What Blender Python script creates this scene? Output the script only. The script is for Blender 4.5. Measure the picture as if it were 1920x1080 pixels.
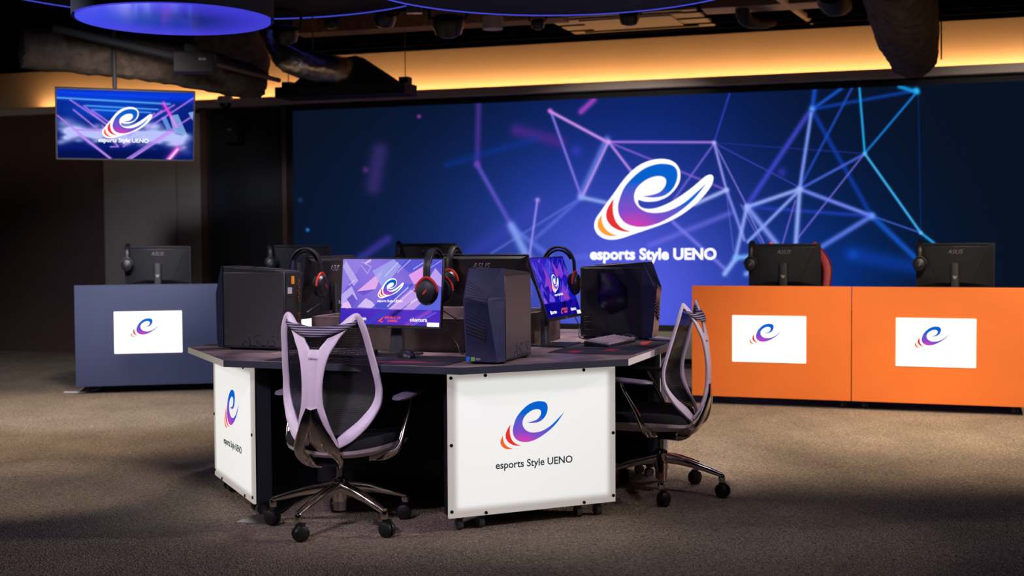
import bpy, bmesh, math, random
import numpy as np
from mathutils import Vector, Matrix, Euler
from mathutils.geometry import tessellate_polygon
random.seed(7)
sc = bpy.context.scene
for o in list(bpy.data.objects): bpy.data.objects.remove(o)
col = sc.collection
PI = math.pi

# ------------------------------------------------------------------ camera
F, PITCH, CH, ROLL = 2412.4, .0387, 1.2565, .0057
cd = bpy.data.cameras.new('camera'); cam = bpy.data.objects.new('camera', cd); col.objects.link(cam)
cd.sensor_width = 36; cd.sensor_fit = 'HORIZONTAL'; cd.lens = F / 1920 * 36; cd.clip_end = 60; cd.clip_start = .05
cd.dof.use_dof = True; cd.dof.focus_distance = 5.6; cd.dof.aperture_fstop = 3.0
cam.matrix_world = Matrix.Translation((0, 0, CH)) @ Matrix.Rotation(PI/2 - PITCH, 4, 'X') @ Matrix.Rotation(-ROLL, 4, 'Z')
sc.camera = cam

# ------------------------------------------------------------------ world, exposure, lights
sc.view_settings.view_transform = 'Standard'; sc.view_settings.look = 'None'
sc.view_settings.exposure = 0; sc.view_settings.gamma = 1; sc.view_settings.use_curve_mapping = False
w = bpy.data.worlds.new('world'); sc.world = w; w.use_nodes = True
w.node_tree.nodes['Background'].inputs[0].default_value = (.13, .14, .24, 1)
w.node_tree.nodes['Background'].inputs[1].default_value = .05

def aim(o, d): o.rotation_euler = Vector(d).to_track_quat('-Z', 'Y').to_euler()
def lamp(kind, loc, power, color, d=(0, 0, -1), size=.2, size_y=None, spot=60, blend=.6, name='lamp'):
    l = bpy.data.lights.new(name, kind); l.energy = power; l.color = color
    if kind == 'AREA':
        l.size = size
        if size_y: l.shape = 'RECTANGLE'; l.size_y = size_y
    elif kind == 'SPOT':
        l.spot_size = math.radians(spot); l.spot_blend = blend; l.shadow_soft_size = size
    o = bpy.data.objects.new(name, l); col.objects.link(o); o.location = loc; aim(o, d); return o
WARM = (1, .80, .58); LILAC = (.88, .72, 1.0); NEUT = (1, .87, .74)
# downlights of the hall
lamp('SPOT', (-3.5, 8.8, 3.1), 420, WARM, size=.06, spot=78, name='downlight')
lamp('SPOT', (-2.5, 6.5, 3.0), 150, NEUT, size=.05, spot=34, name='downlight')
lamp('SPOT', (1.9, 8.2, 3.1), 330, WARM, size=.06, spot=72, name='downlight')
lamp('SPOT', (3.6, 7.9, 3.1), 260, WARM, size=.06, spot=72, name='downlight')
lamp('SPOT', (.2, 7.4, 2.88), 280, (1, .84, .74), size=.1, spot=60, name='downlight')
lamp('SPOT', (-.7, 6.6, 3.0), 260, (1, .82, .88), size=.1, spot=44, name='downlight')
lamp('SPOT', (.9, 5.3, 3.0), 34, NEUT, size=.1, spot=38, name='downlight')
# added spots without fixtures, brightening the island, the counters and the far wall
lamp('SPOT', (-1.9, 2.6, 3.0), 400, LILAC, (1.1, 2.85, -2.25), size=.25, spot=24, name='fill_spot')
lamp('SPOT', (2.4, 3.6, 2.9), 240, (.76, .66, 1), (-2.3, 2.2, -1.85), size=.2, spot=27, name='fill_spot')
lamp('SPOT', (2.9, 3.3, 3.0), 210, LILAC, (-2.0, 2.95, -2.3), size=.2, spot=17, name='fill_spot')
lamp('SPOT', (4.6, 5.2, 2.7), 420, (1, .86, .76), (-4.3, .4, -1.75), size=.2, spot=27, name='fill_spot')
lamp('SPOT', (-4.8, 5.0, 2.7), 230, (1, .95, .88), (4.0, 1.2, -1.9), size=.2, spot=36, name='fill_spot')
lamp('SPOT', (2.5, 5.4, 3.0), 560, (1, .82, .62), (.1, 4.0, -2.4), size=.12, spot=58, name='fill_spot')
lamp('SPOT', (-3.0, 6.4, 3.0), 480, (.74, .80, 1), (.0, 4.0, -2.4), size=.12, spot=58, name='fill_spot')
lamp('SPOT', (-2.3, 8.2, 2.56), 620, (1, .86, .76), (-2.4, 6, -1.95), size=.35, spot=52, blend=.5, name='fill_spot')
lamp('SPOT', (1.5, 8.6, 2.85), 300, (1, .86, .76), (-.5, 4.4, -2.3), size=.05, spot=56, blend=.3, name='fill_spot')
lamp('SPOT', (4.3, 7.6, 2.85), 210, (1, .86, .76), (.3, 4.2, -2.2), size=.05, spot=60, blend=.35, name='fill_spot')
lamp('AREA', (0, 6.2, 3.05), 20, (.62, .60, 1), size=3.2, name='soft_fill')  # added overhead fill for the whole island, no fixture of its own

# ------------------------------------------------------------------ coordinates
CP, SP, CR, SR = math.cos(PITCH), math.sin(PITCH), math.cos(ROLL), math.sin(ROLL)
def ray(px, py):
    a, b = (px - 960) / F, (540 - py) / F
    X, Y = a*CR + b*SR, -a*SR + b*CR
    return Vector((X, CP + Y*SP, -SP + Y*CP))
def P(px, py, D): return Vector((0, 0, CH)) + ray(px, py) * D
def G(px, py, z=0.):
    r = ray(px, py); return Vector((0, 0, CH)) + r * ((z - CH) / r.z)
def Z(px, py, z): return G(px, py, z)
def projn(x, y, z):
    z = z - CH; d = y*CP - z*SP; u = y*SP + z*CP
    X, Y = F*x/d, F*u/d
    return 960 + X*CR - Y*SR, 540 - (Y*CR + X*SR)
TH = -.3474; TC = (-.3642, 6.5946); ct, st = math.cos(TH), math.sin(TH)
def T(x, y, z=0.): return Vector((TC[0] + ct*x - st*y, TC[1] + st*x + ct*y, z))

# ------------------------------------------------------------------ materials
def s2l(c):
    return tuple((v/12.92 if v <= .04045 else ((v+.055)/1.055)**2.4) for v in c)
def rgb(r, g, b): return s2l((r/255, g/255, b/255)) + (1,)
def mat(name, c, rough=.5, metal=0., noise=0., nscale=30., bump=0., bscale=200., emit=None, estr=1., spec=None, c2=None):
    m = bpy.data.materials.new(name); m.use_nodes = True; nt = m.node_tree; b = nt.nodes['Principled BSDF']
    b.inputs['Base Color'].default_value = c; b.inputs['Roughness'].default_value = rough; b.inputs['Metallic'].default_value = metal
    if spec is not None: b.inputs['Specular IOR Level'].default_value = spec
    tc = nt.nodes.new('ShaderNodeTexCoord')
    if noise > 0 or c2:
        n = nt.nodes.new('ShaderNodeTexNoise'); n.inputs['Scale'].default_value = nscale; n.inputs['Detail'].default_value = 5
        nt.links.new(tc.outputs['Object'], n.inputs['Vector'])
        r = nt.nodes.new('ShaderNodeValToRGB')
        a = c2 or tuple(min(1, v*(1-noise)) for v in c[:3]) + (1,)
        bb = c if c2 else tuple(min(1, v*(1+noise)) for v in c[:3]) + (1,)
        r.color_ramp.elements[0].color = a; r.color_ramp.elements[1].color = bb
        r.color_ramp.elements[0].position = .32; r.color_ramp.elements[1].position = .68
        nt.links.new(n.outputs['Fac'], r.inputs[0]); nt.links.new(r.outputs[0], b.inputs['Base Color'])
    if bump > 0:
        n2 = nt.nodes.new('ShaderNodeTexNoise'); n2.inputs['Scale'].default_value = bscale; n2.inputs['Detail'].default_value = 3
        nt.links.new(tc.outputs['Object'], n2.inputs['Vector'])
        bp = nt.nodes.new('ShaderNodeBump'); bp.inputs['Strength'].default_value = bump; bp.inputs['Distance'].default_value = .01
        nt.links.new(n2.outputs['Fac'], bp.inputs['Height']); nt.links.new(bp.outputs[0], b.inputs['Normal'])
    if emit:
        b.inputs['Emission Color'].default_value = emit; b.inputs['Emission Strength'].default_value = estr
    return m
def emat(name, c, s=1.):
    m = bpy.data.materials.new(name); m.use_nodes = True; nt = m.node_tree; nt.nodes.clear()
    e = nt.nodes.new('ShaderNodeEmission'); e.inputs[0].default_value = c; e.inputs[1].default_value = s
    o = nt.nodes.new('ShaderNodeOutputMaterial'); nt.links.new(e.outputs[0], o.inputs[0]); return m
def vmat(name, s=1.):   # a lit display: shows the picture stored on its pixels
    m = bpy.data.materials.new(name); m.use_nodes = True; nt = m.node_tree; nt.nodes.clear()
    a = nt.nodes.new('ShaderNodeVertexColor'); a.layer_name = 'picture'; e = nt.nodes.new('ShaderNodeEmission'); e.inputs[1].default_value = s
    o = nt.nodes.new('ShaderNodeOutputMaterial'); nt.links.new(a.outputs[0], e.inputs[0]); nt.links.new(e.outputs[0], o.inputs[0]); return m

M = {}
M['black'] = mat('black_plastic', rgb(22, 23, 28), .42, noise=.15)
M['matte'] = mat('matte_black', rgb(14, 15, 20), .75, noise=.2)
M['dark_board'] = mat('dark_board', rgb(22, 25, 36), .55, noise=.1, nscale=8)
M['gunmetal'] = mat('gunmetal', rgb(62, 62, 72), .38, metal=.55, noise=.08)
M['navyplastic'] = mat('navy_plastic', rgb(46, 48, 80), .35, noise=.1)
M['monitor'] = mat('monitor_plastic', rgb(34, 36, 42), .36, noise=.1)
M['post'] = mat('post_plastic', rgb(50, 50, 54), .4, noise=.1)
M['sidepanel'] = mat('painted_steel', rgb(66, 62, 68), .38, metal=.0, noise=.04)
M['navygloss'] = mat('dark_panel', rgb(30, 31, 42), .45, noise=.08)
M['chrome'] = mat('chrome', rgb(225, 216, 208), .13, metal=1, noise=.03)
M['silver'] = mat('silver', rgb(170, 168, 165), .3, metal=.9, noise=.05)
M['frame'] = mat('pale_plastic', rgb(222, 208, 220), .42, noise=.03)
M['shell'] = mat('shell_plastic', rgb(196, 182, 184), .45, noise=.03)
M['armpad'] = mat('grey_arm_plastic', rgb(128, 120, 136), .35, noise=.04)
M['fabric'] = mat('black_fabric', rgb(20, 20, 25), .9, noise=.3, nscale=300, bump=.3, bscale=600)
M['red'] = mat('red_plastic', rgb(205, 45, 30), .4, noise=.06)
M['redleather'] = mat('red_leather', rgb(170, 25, 22), .5, noise=.1)
M['whitep'] = mat('white_plastic', rgb(190, 188, 192), .4, noise=.03)
M['whiteedge'] = mat('white_edge_band', rgb(222, 216, 204), .5, noise=.03)
M['darkedge'] = mat('dark_edge_band', rgb(48, 52, 64), .5, noise=.06)
M['key'] = mat('keycap', rgb(150, 132, 140), .5, noise=.08)
M['stone'] = mat('slate_laminate', rgb(162, 140, 136), .40, nscale=5, c2=rgb(76, 62, 68), bump=.12, bscale=60)
M['tray'] = mat('tray_laminate', rgb(128, 110, 106), .55, nscale=9, c2=rgb(78, 66, 68), bump=.12, bscale=60)
M['acrylic_edge'] = mat('acrylic_rim', rgb(205, 195, 190), .4, noise=.02, emit=rgb(190, 178, 172), estr=.45)
M['orange'] = mat('orange_panel', rgb(236, 122, 48), .5, noise=.03, nscale=3)
M['blue'] = mat('blue_panel', rgb(60, 70, 104), .5, noise=.05, nscale=3)
M['rubber'] = mat('rubber', rgb(12, 12, 14), .5, noise=.2)
M['caster'] = mat('caster_plastic', rgb(70, 70, 74), .35, noise=.1)
M['duct'] = mat('insulated_duct', rgb(78, 64, 52), .85, nscale=14, c2=rgb(38, 32, 28), bump=1., bscale=26)
M['foil'] = mat('foil', rgb(215, 205, 190), .28, metal=1, nscale=12, noise=.2, bump=.7, bscale=22)
M['ceil'] = mat('ceiling_deck', rgb(16, 17, 24), .9, noise=.2, nscale=5, spec=0)
M['beam'] = mat('fireproofed_beam', rgb(150, 112, 76), .95, noise=.3, nscale=40, bump=.8, bscale=80)
M['tan'] = mat('tan_metal', rgb(112, 88, 68), .5, noise=.06)
M['cream'] = mat('cream_paint', rgb(225, 200, 165), .85, noise=.02, nscale=3)
M['trim'] = mat('grey_trim', rgb(190, 176, 166), .6, noise=.05, nscale=4)
M['wallbrown'] = mat('taupe_wall_panel', rgb(150, 138, 128), .7, noise=.05, nscale=2)
M['jamb'] = mat('brown_jamb', rgb(84, 60, 56), .7, noise=.06)
M['wallblack'] = mat('black_wall', rgb(14, 20, 30), .7, noise=.1)
M['wallgrey'] = mat('grey_wall', rgb(128, 130, 122), .8, noise=.05)
M['yellow'] = mat('orange_sticker', rgb(235, 150, 30), .5, noise=.03, emit=rgb(235, 150, 30), estr=0)
M['sticker'] = mat('blue_sticker', rgb(20, 110, 200), .4, noise=.05)
M['green'] = mat('green_sticker', rgb(120, 170, 70), .4, noise=.05)
M['cable'] = mat('black_cable', rgb(12, 12, 14), .45, noise=.1)
M['whitecable'] = mat('white_cable', rgb(200, 205, 215), .45, noise=.03)
M['gold'] = mat('port_metal', rgb(190, 120, 60), .3, metal=.8, noise=.2)
M['faint'] = mat('faint_emboss', rgb(44, 44, 56), .4, noise=.05)
M['grey'] = mat('grey_print', rgb(120, 115, 135), .5, noise=.05)
M['bolt'] = mat('bolt_metal', rgb(60, 55, 52), .35, metal=.8, noise=.1)
M['glass'] = mat('smoked_glass', rgb(16, 17, 24), .12, noise=.05)
M['bluelight'] = emat('blue_led', (.07, .09, 1.0, 1), 1.6)
M['led'] = emat('white_led', (1, 1, .95, 1), 3)
M['signtext'] = emat('lit_grey_print', rgb(165, 163, 163), 1)
M['paneltext'] = emat('lit_dark_print', rgb(34, 46, 52), 1)
M['whitelit'] = emat('lit_white', (1.15, 1.15, 1.25, 1), 1)
M['redlit'] = emat('lit_red', rgb(250, 90, 70), 1)
M['logo_red'] = emat('logo_red', rgb(226, 52, 50), 1)
M['logo_orange'] = emat('logo_orange', rgb(238, 104, 40), 1)
M['logo_amber'] = emat('logo_amber', rgb(255, 160, 50), 1)
M['screen'] = vmat('display', 1)

def logo_blue():
    m = bpy.data.materials.new('logo_gradient'); m.use_nodes = True; nt = m.node_tree; nt.nodes.clear()
    tc = nt.nodes.new('ShaderNodeTexCoord'); ds = nt.nodes.new('ShaderNodeVectorMath'); ds.operation = 'DISTANCE'
    ds.inputs[1].default_value = (-.17, -.40, 0); nt.links.new(tc.outputs['Object'], ds.inputs[0])
    sep = nt.nodes.new('ShaderNodeSeparateXYZ')
    r = nt.nodes.new('ShaderNodeValToRGB'); e = r.color_ramp.elements
    e[0].position = .08; e[0].color = rgb(226, 60, 170); e[1].position = .62; e[1].color = rgb(8, 96, 205)
    x = e.new(.30); x.color = rgb(130, 76, 200)
    em = nt.nodes.new('ShaderNodeEmission'); o = nt.nodes.new('ShaderNodeOutputMaterial')
    nt.links.new(ds.outputs['Value'], r.inputs[0]); nt.links.new(r.outputs[0], em.inputs[0]); nt.links.new(em.outputs[0], o.inputs[0])
    return m
M['logo_blue'] = logo_blue()

def panel_mat(name, w, h, soft, c_in, c_edge):
    # backlit acrylic: LEDs behind it stop short of the rim of the box
    m = bpy.data.materials.new(name); m.use_nodes = True; nt = m.node_tree; b = nt.nodes['Principled BSDF']
    b.inputs['Base Color'].default_value = rgb(150, 148, 145); b.inputs['Roughness'].default_value = .35
    tc = nt.nodes.new('ShaderNodeTexCoord'); sp = nt.nodes.new('ShaderNodeSeparateXYZ'); nt.links.new(tc.outputs['Object'], sp.inputs[0])
    def edge(out, half):
        a = nt.nodes.new('ShaderNodeMath'); a.operation = 'ABSOLUTE'; nt.links.new(out, a.inputs[0])
        s = nt.nodes.new('ShaderNodeMapRange'); s.interpolation_type = 'SMOOTHSTEP'
        s.inputs[1].default_value = half - soft*1.0; s.inputs[2].default_value = half - soft*.35; s.inputs[3].default_value = 1; s.inputs[4].default_value = 0
        nt.links.new(a.outputs[0], s.inputs[0]); return s.outputs[0]
    mu = nt.nodes.new('ShaderNodeMath'); mu.operation = 'MULTIPLY'
    nt.links.new(edge(sp.outputs[0], w/2), mu.inputs[0]); nt.links.new(edge(sp.outputs[2], h/2), mu.inputs[1])
    mx = nt.nodes.new('ShaderNodeMix'); mx.data_type = 'RGBA'; nt.links.new(mu.outputs[0], mx.inputs[0])
    mx.inputs[6].default_value = c_edge; mx.inputs[7].default_value = c_in
    nt.links.new(mx.outputs[2], b.inputs['Emission Color']); b.inputs['Emission Strength'].default_value = 1
    return m

def mesh_fabric():
    m = bpy.data.materials.new('see_through_mesh'); m.use_nodes = True; nt = m.node_tree; b = nt.nodes['Principled BSDF']
    b.inputs['Base Color'].default_value = rgb(34, 33, 42); b.inputs['Roughness'].default_value = .6
    tc = nt.nodes.new('ShaderNodeTexCoord'); wv = nt.nodes.new('ShaderNodeTexWave'); wv.bands_direction = 'Z'; wv.inputs['Scale'].default_value = 42
    wv.inputs['Distortion'].default_value = .4; nt.links.new(tc.outputs['Object'], wv.inputs['Vector'])
    wx = nt.nodes.new('ShaderNodeTexWave'); wx.bands_direction = 'X'; wx.inputs['Scale'].default_value = 55; nt.links.new(tc.outputs['Object'], wx.inputs['Vector'])
    mm = nt.nodes.new('ShaderNodeMath'); mm.operation = 'MULTIPLY'; nt.links.new(wv.outputs['Fac'], mm.inputs[0]); nt.links.new(wx.outputs['Fac'], mm.inputs[1])
    mr = nt.nodes.new('ShaderNodeMapRange'); mr.inputs[3].default_value = .88; mr.inputs[4].default_value = .12
    nt.links.new(mm.outputs[0], mr.inputs[0]); nt.links.new(mr.outputs[0], b.inputs['Alpha'])
    return m
M['mesh'] = mesh_fabric()

def carpet():
    m = bpy.data.materials.new('carpet'); m.use_nodes = True; nt = m.node_tree; b = nt.nodes['Principled BSDF']
    b.inputs['Roughness'].default_value = 1; b.inputs['Specular IOR Level'].default_value = .1
    tc = nt.nodes.new('ShaderNodeTexCoord')
    n = nt.nodes.new('ShaderNodeTexNoise'); n.inputs['Scale'].default_value = 95; n.inputs['Detail'].default_value = 3; n.inputs['Distortion'].default_value = 1.5
    n3 = nt.nodes.new('ShaderNodeTexNoise'); n3.inputs['Scale'].default_value = 3.2; n3.inputs['Detail'].default_value = 2
    v = nt.nodes.new('ShaderNodeTexVoronoi'); v.inputs['Scale'].default_value = 120
    mp = nt.nodes.new('ShaderNodeMapping'); mp.inputs['Scale'].default_value = (1, .7, 1); mp.inputs['Rotation'].default_value = (0, 0, -.35)
    nt.links.new(tc.outputs['Object'], mp.inputs[0])
    for q in (n, n3, v): nt.links.new(mp.outputs[0], q.inputs['Vector'])
    r = nt.nodes.new('ShaderNodeValToRGB'); r.color_ramp.elements[0].color = rgb(88, 78, 68); r.color_ramp.elements[1].color = rgb(176, 160, 142)
    r.color_ramp.elements[0].position = .33; r.color_ramp.elements[1].position = .66
    nt.links.new(n.outputs['Fac'], r.inputs[0])
    r2 = nt.nodes.new('ShaderNodeMapRange'); r2.inputs[1].default_value = .3; r2.inputs[2].default_value = .7; r2.inputs[3].default_value = .86; r2.inputs[4].default_value = 1.1
    nt.links.new(n3.outputs['Fac'], r2.inputs[0])
    mu = nt.nodes.new('ShaderNodeVectorMath'); mu.operation = 'SCALE'; nt.links.new(r.outputs[0], mu.inputs[0]); nt.links.new(r2.outputs[0], mu.inputs['Scale'])
    nt.links.new(mu.outputs[0], b.inputs['Base Color'])
    ad = nt.nodes.new('ShaderNodeMath'); ad.operation = 'ADD'; nt.links.new(n.outputs['Fac'], ad.inputs[0]); nt.links.new(v.outputs['Distance'], ad.inputs[1])
    bp = nt.nodes.new('ShaderNodeBump'); bp.inputs['Strength'].default_value = .9; bp.inputs['Distance'].default_value = .008
    nt.links.new(ad.outputs[0], bp.inputs['Height']); nt.links.new(bp.outputs[0], b.inputs['Normal'])
    return m
M['carpet'] = carpet()

# ------------------------------------------------------------------ mesh builder
class MB:
    def __init__(s): s.v = []; s.f = []; s.mi = []
    def add(s, vs, fs, mi=0, mtx=None):
        k = len(s.v); s.v += [tuple(mtx @ Vector(p)) if mtx else tuple(p) for p in vs]
        s.f += [tuple(k+i for i in f) for f in fs]; s.mi += [mi]*len(fs); return s
    def box(s, c, d, mi=0, mtx=None, rot=None):
        x, y, z = (q/2 for q in d); vs = [Vector((a*x, b*y, e*z)) for a in (-1, 1) for b in (-1, 1) for e in (-1, 1)]
        if rot: R = Euler(rot).to_matrix(); vs = [R @ q for q in vs]
        vs = [q + Vector(c) for q in vs]
        return s.add(vs, [(0, 1, 3, 2), (4, 6, 7, 5), (0, 4, 5, 1), (2, 3, 7, 6), (0, 2, 6, 4), (1, 5, 7, 3)], mi, mtx)
    def prism(s, pts, z0, z1, mi=0, mtx=None):   # pts: xy loop CCW
        n = len(pts); vs = [(x, y, z0) for x, y in pts] + [(x, y, z1) for x, y in pts]
        fs = [tuple(reversed(range(n))), tuple(range(n, 2*n))] + [(i, (i+1) % n, n+(i+1) % n, n+i) for i in range(n)]
        return s.add(vs, fs, mi, mtx)
    def lathe(s, prof, n=24, mi=0, mtx=None):    # prof: (r,z)
        vs = []; fs = []
        for r, z in prof:
            for i in range(n): a = 2*PI*i/n; vs.append((r*math.cos(a), r*math.sin(a), z))
        for j in range(len(prof)-1):
            for i in range(n): fs.append((j*n+i, j*n+(i+1) % n, (j+1)*n+(i+1) % n, (j+1)*n+i))
        fs.append(tuple(reversed(range(n)))); fs.append(tuple(range((len(prof)-1)*n, len(prof)*n)))
        return s.add(vs, fs, mi, mtx)
    def cyl(s, a, b, r, n=16, mi=0, r2=None):
        a, b = Vector(a), Vector(b); d = b-a; q = d.to_track_quat('Z', 'Y').to_matrix().to_4x4()
        return s.lathe([(r, 0), (r if r2 is None else r2, d.length)], n, mi, Matrix.Translation(a) @ q)
    def ball(s, c, r, n=16, mi=0, sc_=(1, 1, 1)):
        prof = [(max(1e-4, r*math.sin(t)), -r*math.cos(t)) for t in [PI*i/10 for i in range(11)]]
        return s.lathe(prof, n, mi, Matrix.Translation(c) @ Matrix.Diagonal((*sc_, 1)))
    def sweep(s, pts, wid, thk=None, up=(0, 1, 0), n=12, mi=0, sub=6, power=2., closed=False):
        # flattened tube along a smooth path: wid across, thk along 'up'
        P_ = [Vector(p) for p in pts]; thk = thk if thk is not None else wid
        W = wid if hasattr(wid, '__len__') else [wid]*len(P_); H = thk if hasattr(thk, '__len__') else [thk]*len(P_)
        path = []
        m = len(P_)
        for i in range(m if closed else m-1):
            g = lambda k: P_[k % m] if closed else P_[max(0, min(m-1, k))]
            p0, p1, p2, p3 = g(i-1), g(i), g(i+1), g(i+2)
            for j in range(sub):
                t = j/sub
                q = .5*((2*p1)+(-p0+p2)*t+(2*p0-5*p1+4*p2-p3)*t*t+(-p0+3*p1-3*p2+p3)*t**3)
                e = t*t*(3-2*t)
                path.append((q, W[i]*(1-e)+W[(i+1) % m]*e, H[i]*(1-e)+H[(i+1) % m]*e))
        if not closed: path.append((P_[-1], W[-1], H[-1]))
        vs = []; fs = []; N = len(path); upv = Vector(up)
        for i, (q, a, b) in enumerate(path):
            if closed: tn = path[(i+1) % N][0]-path[i-1][0]
            else: tn = path[min(N-1, i+1)][0]-path[max(0, i-1)][0]
            tn.normalize(); x = tn.cross(upv)
            if x.length < 1e-4: x = tn.cross(Vector((1, .1, 0)))
            x.normalize(); y = x.cross(tn).normalized()
            for k in range(n):
                an = 2*PI*k/n; cx, sy = math.cos(an), math.sin(an)
                cx = math.copysign(abs(cx)**(2/power), cx); sy = math.copysign(abs(sy)**(2/power), sy)
                vs.append(q + x*(cx*a/2) + y*(sy*b/2))
        for i in range(N if closed else N-1):
            for k in range(n): fs.append((i*n+k, i*n+(k+1) % n, ((i+1) % N)*n+(k+1) % n, ((i+1) % N)*n+k))
        if not closed: fs += [tuple(range(n))[::-1], tuple(range((N-1)*n, N*n))]
        return s.add(vs, fs, mi)
    def build(s, name, mats, parent=None, loc=None, rot=None, smooth=True, bevel=0, recalc=True):
        me = bpy.data.meshes.new(name); me.from_pydata(s.v, [], s.f)
        for m in (mats if isinstance(mats, (list, tuple)) else [mats]): me.materials.append(M[m] if isinstance(m, str) else m)
        me.polygons.foreach_set('material_index', s.mi)
        if recalc:
            bm = bmesh.new(); bm.from_mesh(me); bmesh.ops.recalc_face_normals(bm, faces=bm.faces); bm.to_mesh(me); bm.free()
        o = bpy.data.objects.new(name, me); col.objects.link(o)
        if parent: o.parent = parent
        if loc is not None: o.location = loc
        if rot is not None: o.rotation_euler = rot
        if smooth:
            me.polygons.foreach_set('use_smooth', [True]*len(me.polygons))
            try: me.set_sharp_from_angle(angle=math.radians(35))
            except Exception: pass
        if bevel:
            b = o.modifiers.new('bevel', 'BEVEL'); b.width = bevel; b.segments = 2; b.limit_method = 'ANGLE'; b.angle_limit = math.radians(40)
        me.update(); return o
def box(name, c, d, m, parent=None, bevel=.002, rot=None, loc=None):
    return MB().box(c, d).build(name, m, parent, bevel=bevel, rot=rot, loc=loc)
def tag(o, label=None, cat=None, group=None, kind=None):
    if label: o['label'] = label
    if cat: o['category'] = cat
    if group: o['group'] = group
    if kind: o['kind'] = kind
    return o
def thing(name, loc, rz=0, label=None, cat=None, group=None):
    o = bpy.data.objects.new(name, None); col.objects.link(o); o.location = loc; o.rotation_euler = (0, 0, rz); o.empty_display_size = .1
    return tag(o, label, cat, group)
def copy_tree(o, parent=None, skip=()):
    c = o.copy(); col.objects.link(c); c.parent = parent
    if parent: c.matrix_parent_inverse = o.matrix_parent_inverse
    for ch in list(o.children):
        if ch.name.split('.')[0] in skip: continue
        copy_tree(ch, c, skip)
    return c
def struct(o): o['kind'] = 'structure'; return o

def text(name, s, width, m, parent, loc, rot=(PI/2, 0, 0), bold=0., depth=.0006, shear=0., space=1., mtx=None, ref=None, mats=None):
    cu = bpy.data.curves.new(name, 'FONT'); cu.body = s; cu.size = 1; cu.offset = bold; cu.align_x = 'CENTER'; cu.shear = shear; cu.space_character = space
    cu.extrude = 0; cu.resolution_u = 4
    t = bpy.data.objects.new(name, cu); col.objects.link(t); bpy.context.view_layer.update()
    me = bpy.data.meshes.new_from_object(t.evaluated_get(bpy.context.evaluated_depsgraph_get()))
    bpy.data.objects.remove(t); bpy.data.curves.remove(cu)
    xs = [v.co.x for v in me.vertices]; k = width/(max(xs)-min(xs)); cx = (max(xs)+min(xs))/2
    for v in me.vertices: v.co = Vector(((v.co.x-cx)*k, v.co.y*k, 0))
    bm = bmesh.new(); bm.from_mesh(me)
    r = bmesh.ops.extrude_face_region(bm, geom=bm.faces[:])
    bmesh.ops.translate(bm, vec=(0, 0, depth), verts=[g for g in r['geom'] if isinstance(g, bmesh.types.BMVert)])
    bmesh.ops.recalc_face_normals(bm, faces=bm.faces); bm.to_mesh(me); bm.free()
    me.materials.clear(); me.materials.append(M[m])
    me.name = name; o = bpy.data.objects.new(name, me); col.objects.link(o); o.parent = parent; o.location = loc; o.rotation_euler = rot
    return o

# ------------------------------------------------------------------ the swoosh logo
def spl(pts, tips, sub=5):    # closed outline, smooth except at the tips
    n = len(pts); out = []
    for i in range(n):
        p1, p2 = pts[i], pts[(i+1) % n]
        p0 = pts[i-1] if i not in tips else (2*p1[0]-p2[0], 2*p1[1]-p2[1])
        p3 = pts[(i+2) % n] if (i+1) % n not in tips else (2*p2[0]-p1[0], 2*p2[1]-p1[1])
        for j in range(sub):
            t = j/sub
            out.append(tuple(.5*((2*p1[k])+(-p0[k]+p2[k])*t+(2*p0[k]-5*p1[k]+4*p2[k]-p3[k])*t*t+(-p0[k]+3*p1[k]-3*p2[k]+p3[k])*t**3) for k in (0, 1)))
    return out
L_MAIN = ([(550,457),(592,460),(632,450),(661,423),(677,385),(677,350),(662,330),(632,324),(600,328),(560,346),(520,382),(488,425),(470,475),(465,510),(472,542),(492,566),(524,578),(565,577),(612,560),(660,530),(702,496),(742,452),(783,392),(747,430),(702,475),(652,507),(612,519),(575,519),(546,506),(528,482),(524,455),(532,428),(552,403),(582,382),(612,374),(632,379),(638,394),(633,415),(615,437),(588,449)], (0, 22))
L_RED = ([(451,468),(432,500),(422,530),(426,560),(446,585),(480,600),(515,600),(482,588),(460,565),(449,533),(447,500)], (0, 6))
L_ORA = ([(405,537),(393,562),(391,585),(404,608),(430,621),(467,619),(440,610),(419,592),(408,566)], (0, 5))
L_WHITE = ([(300,835),(230,825),(170,790),(137,735),(134,680),(152,630),(200,560),(250,490),(310,410),(370,325),(430,250),(500,182),(580,130),(680,98),(770,93),(850,115),(902,165),(922,230),(912,310),(870,380),(810,437),(740,470),(680,483),(600,482),(540,462),(538,490),(552,522),(590,545),(650,552),(720,540),(820,500),(920,440),(1020,368),(1100,300),(1150,260),(1190,247),(1215,265),(1212,310),(1190,360),(1130,440),(1050,520),(960,590),(860,650),(740,702),(600,750),(480,790),(380,823)], (24,))
def _n(p):   # panel-photo pixels -> logo units (width of the whole mark about 1)
    x, y = p; y = y + .062*(x-560); return ((x-587)/392, -(y-475)/355)
def _nw(p):
    X, Y = p; x = 465+(X-353)/2.55; y = 328.5+(Y-137)/2.327; return ((x-587)/392, -(y-475)/355)
def fill(b, pts, z, mi, th):
    tri = tessellate_polygon([[Vector((x, y, 0)) for x, y in pts]]); n = len(pts)
    vs = [(x, y, z) for x, y in pts] + [(x, y, z+th) for x, y in pts]
    fs = [tuple(n+i for i in t) for t in tri] + [(i, (i+1) % n, n+(i+1) % n, n+i) for i in range(n)]
    b.add(vs, fs, mi)
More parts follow.
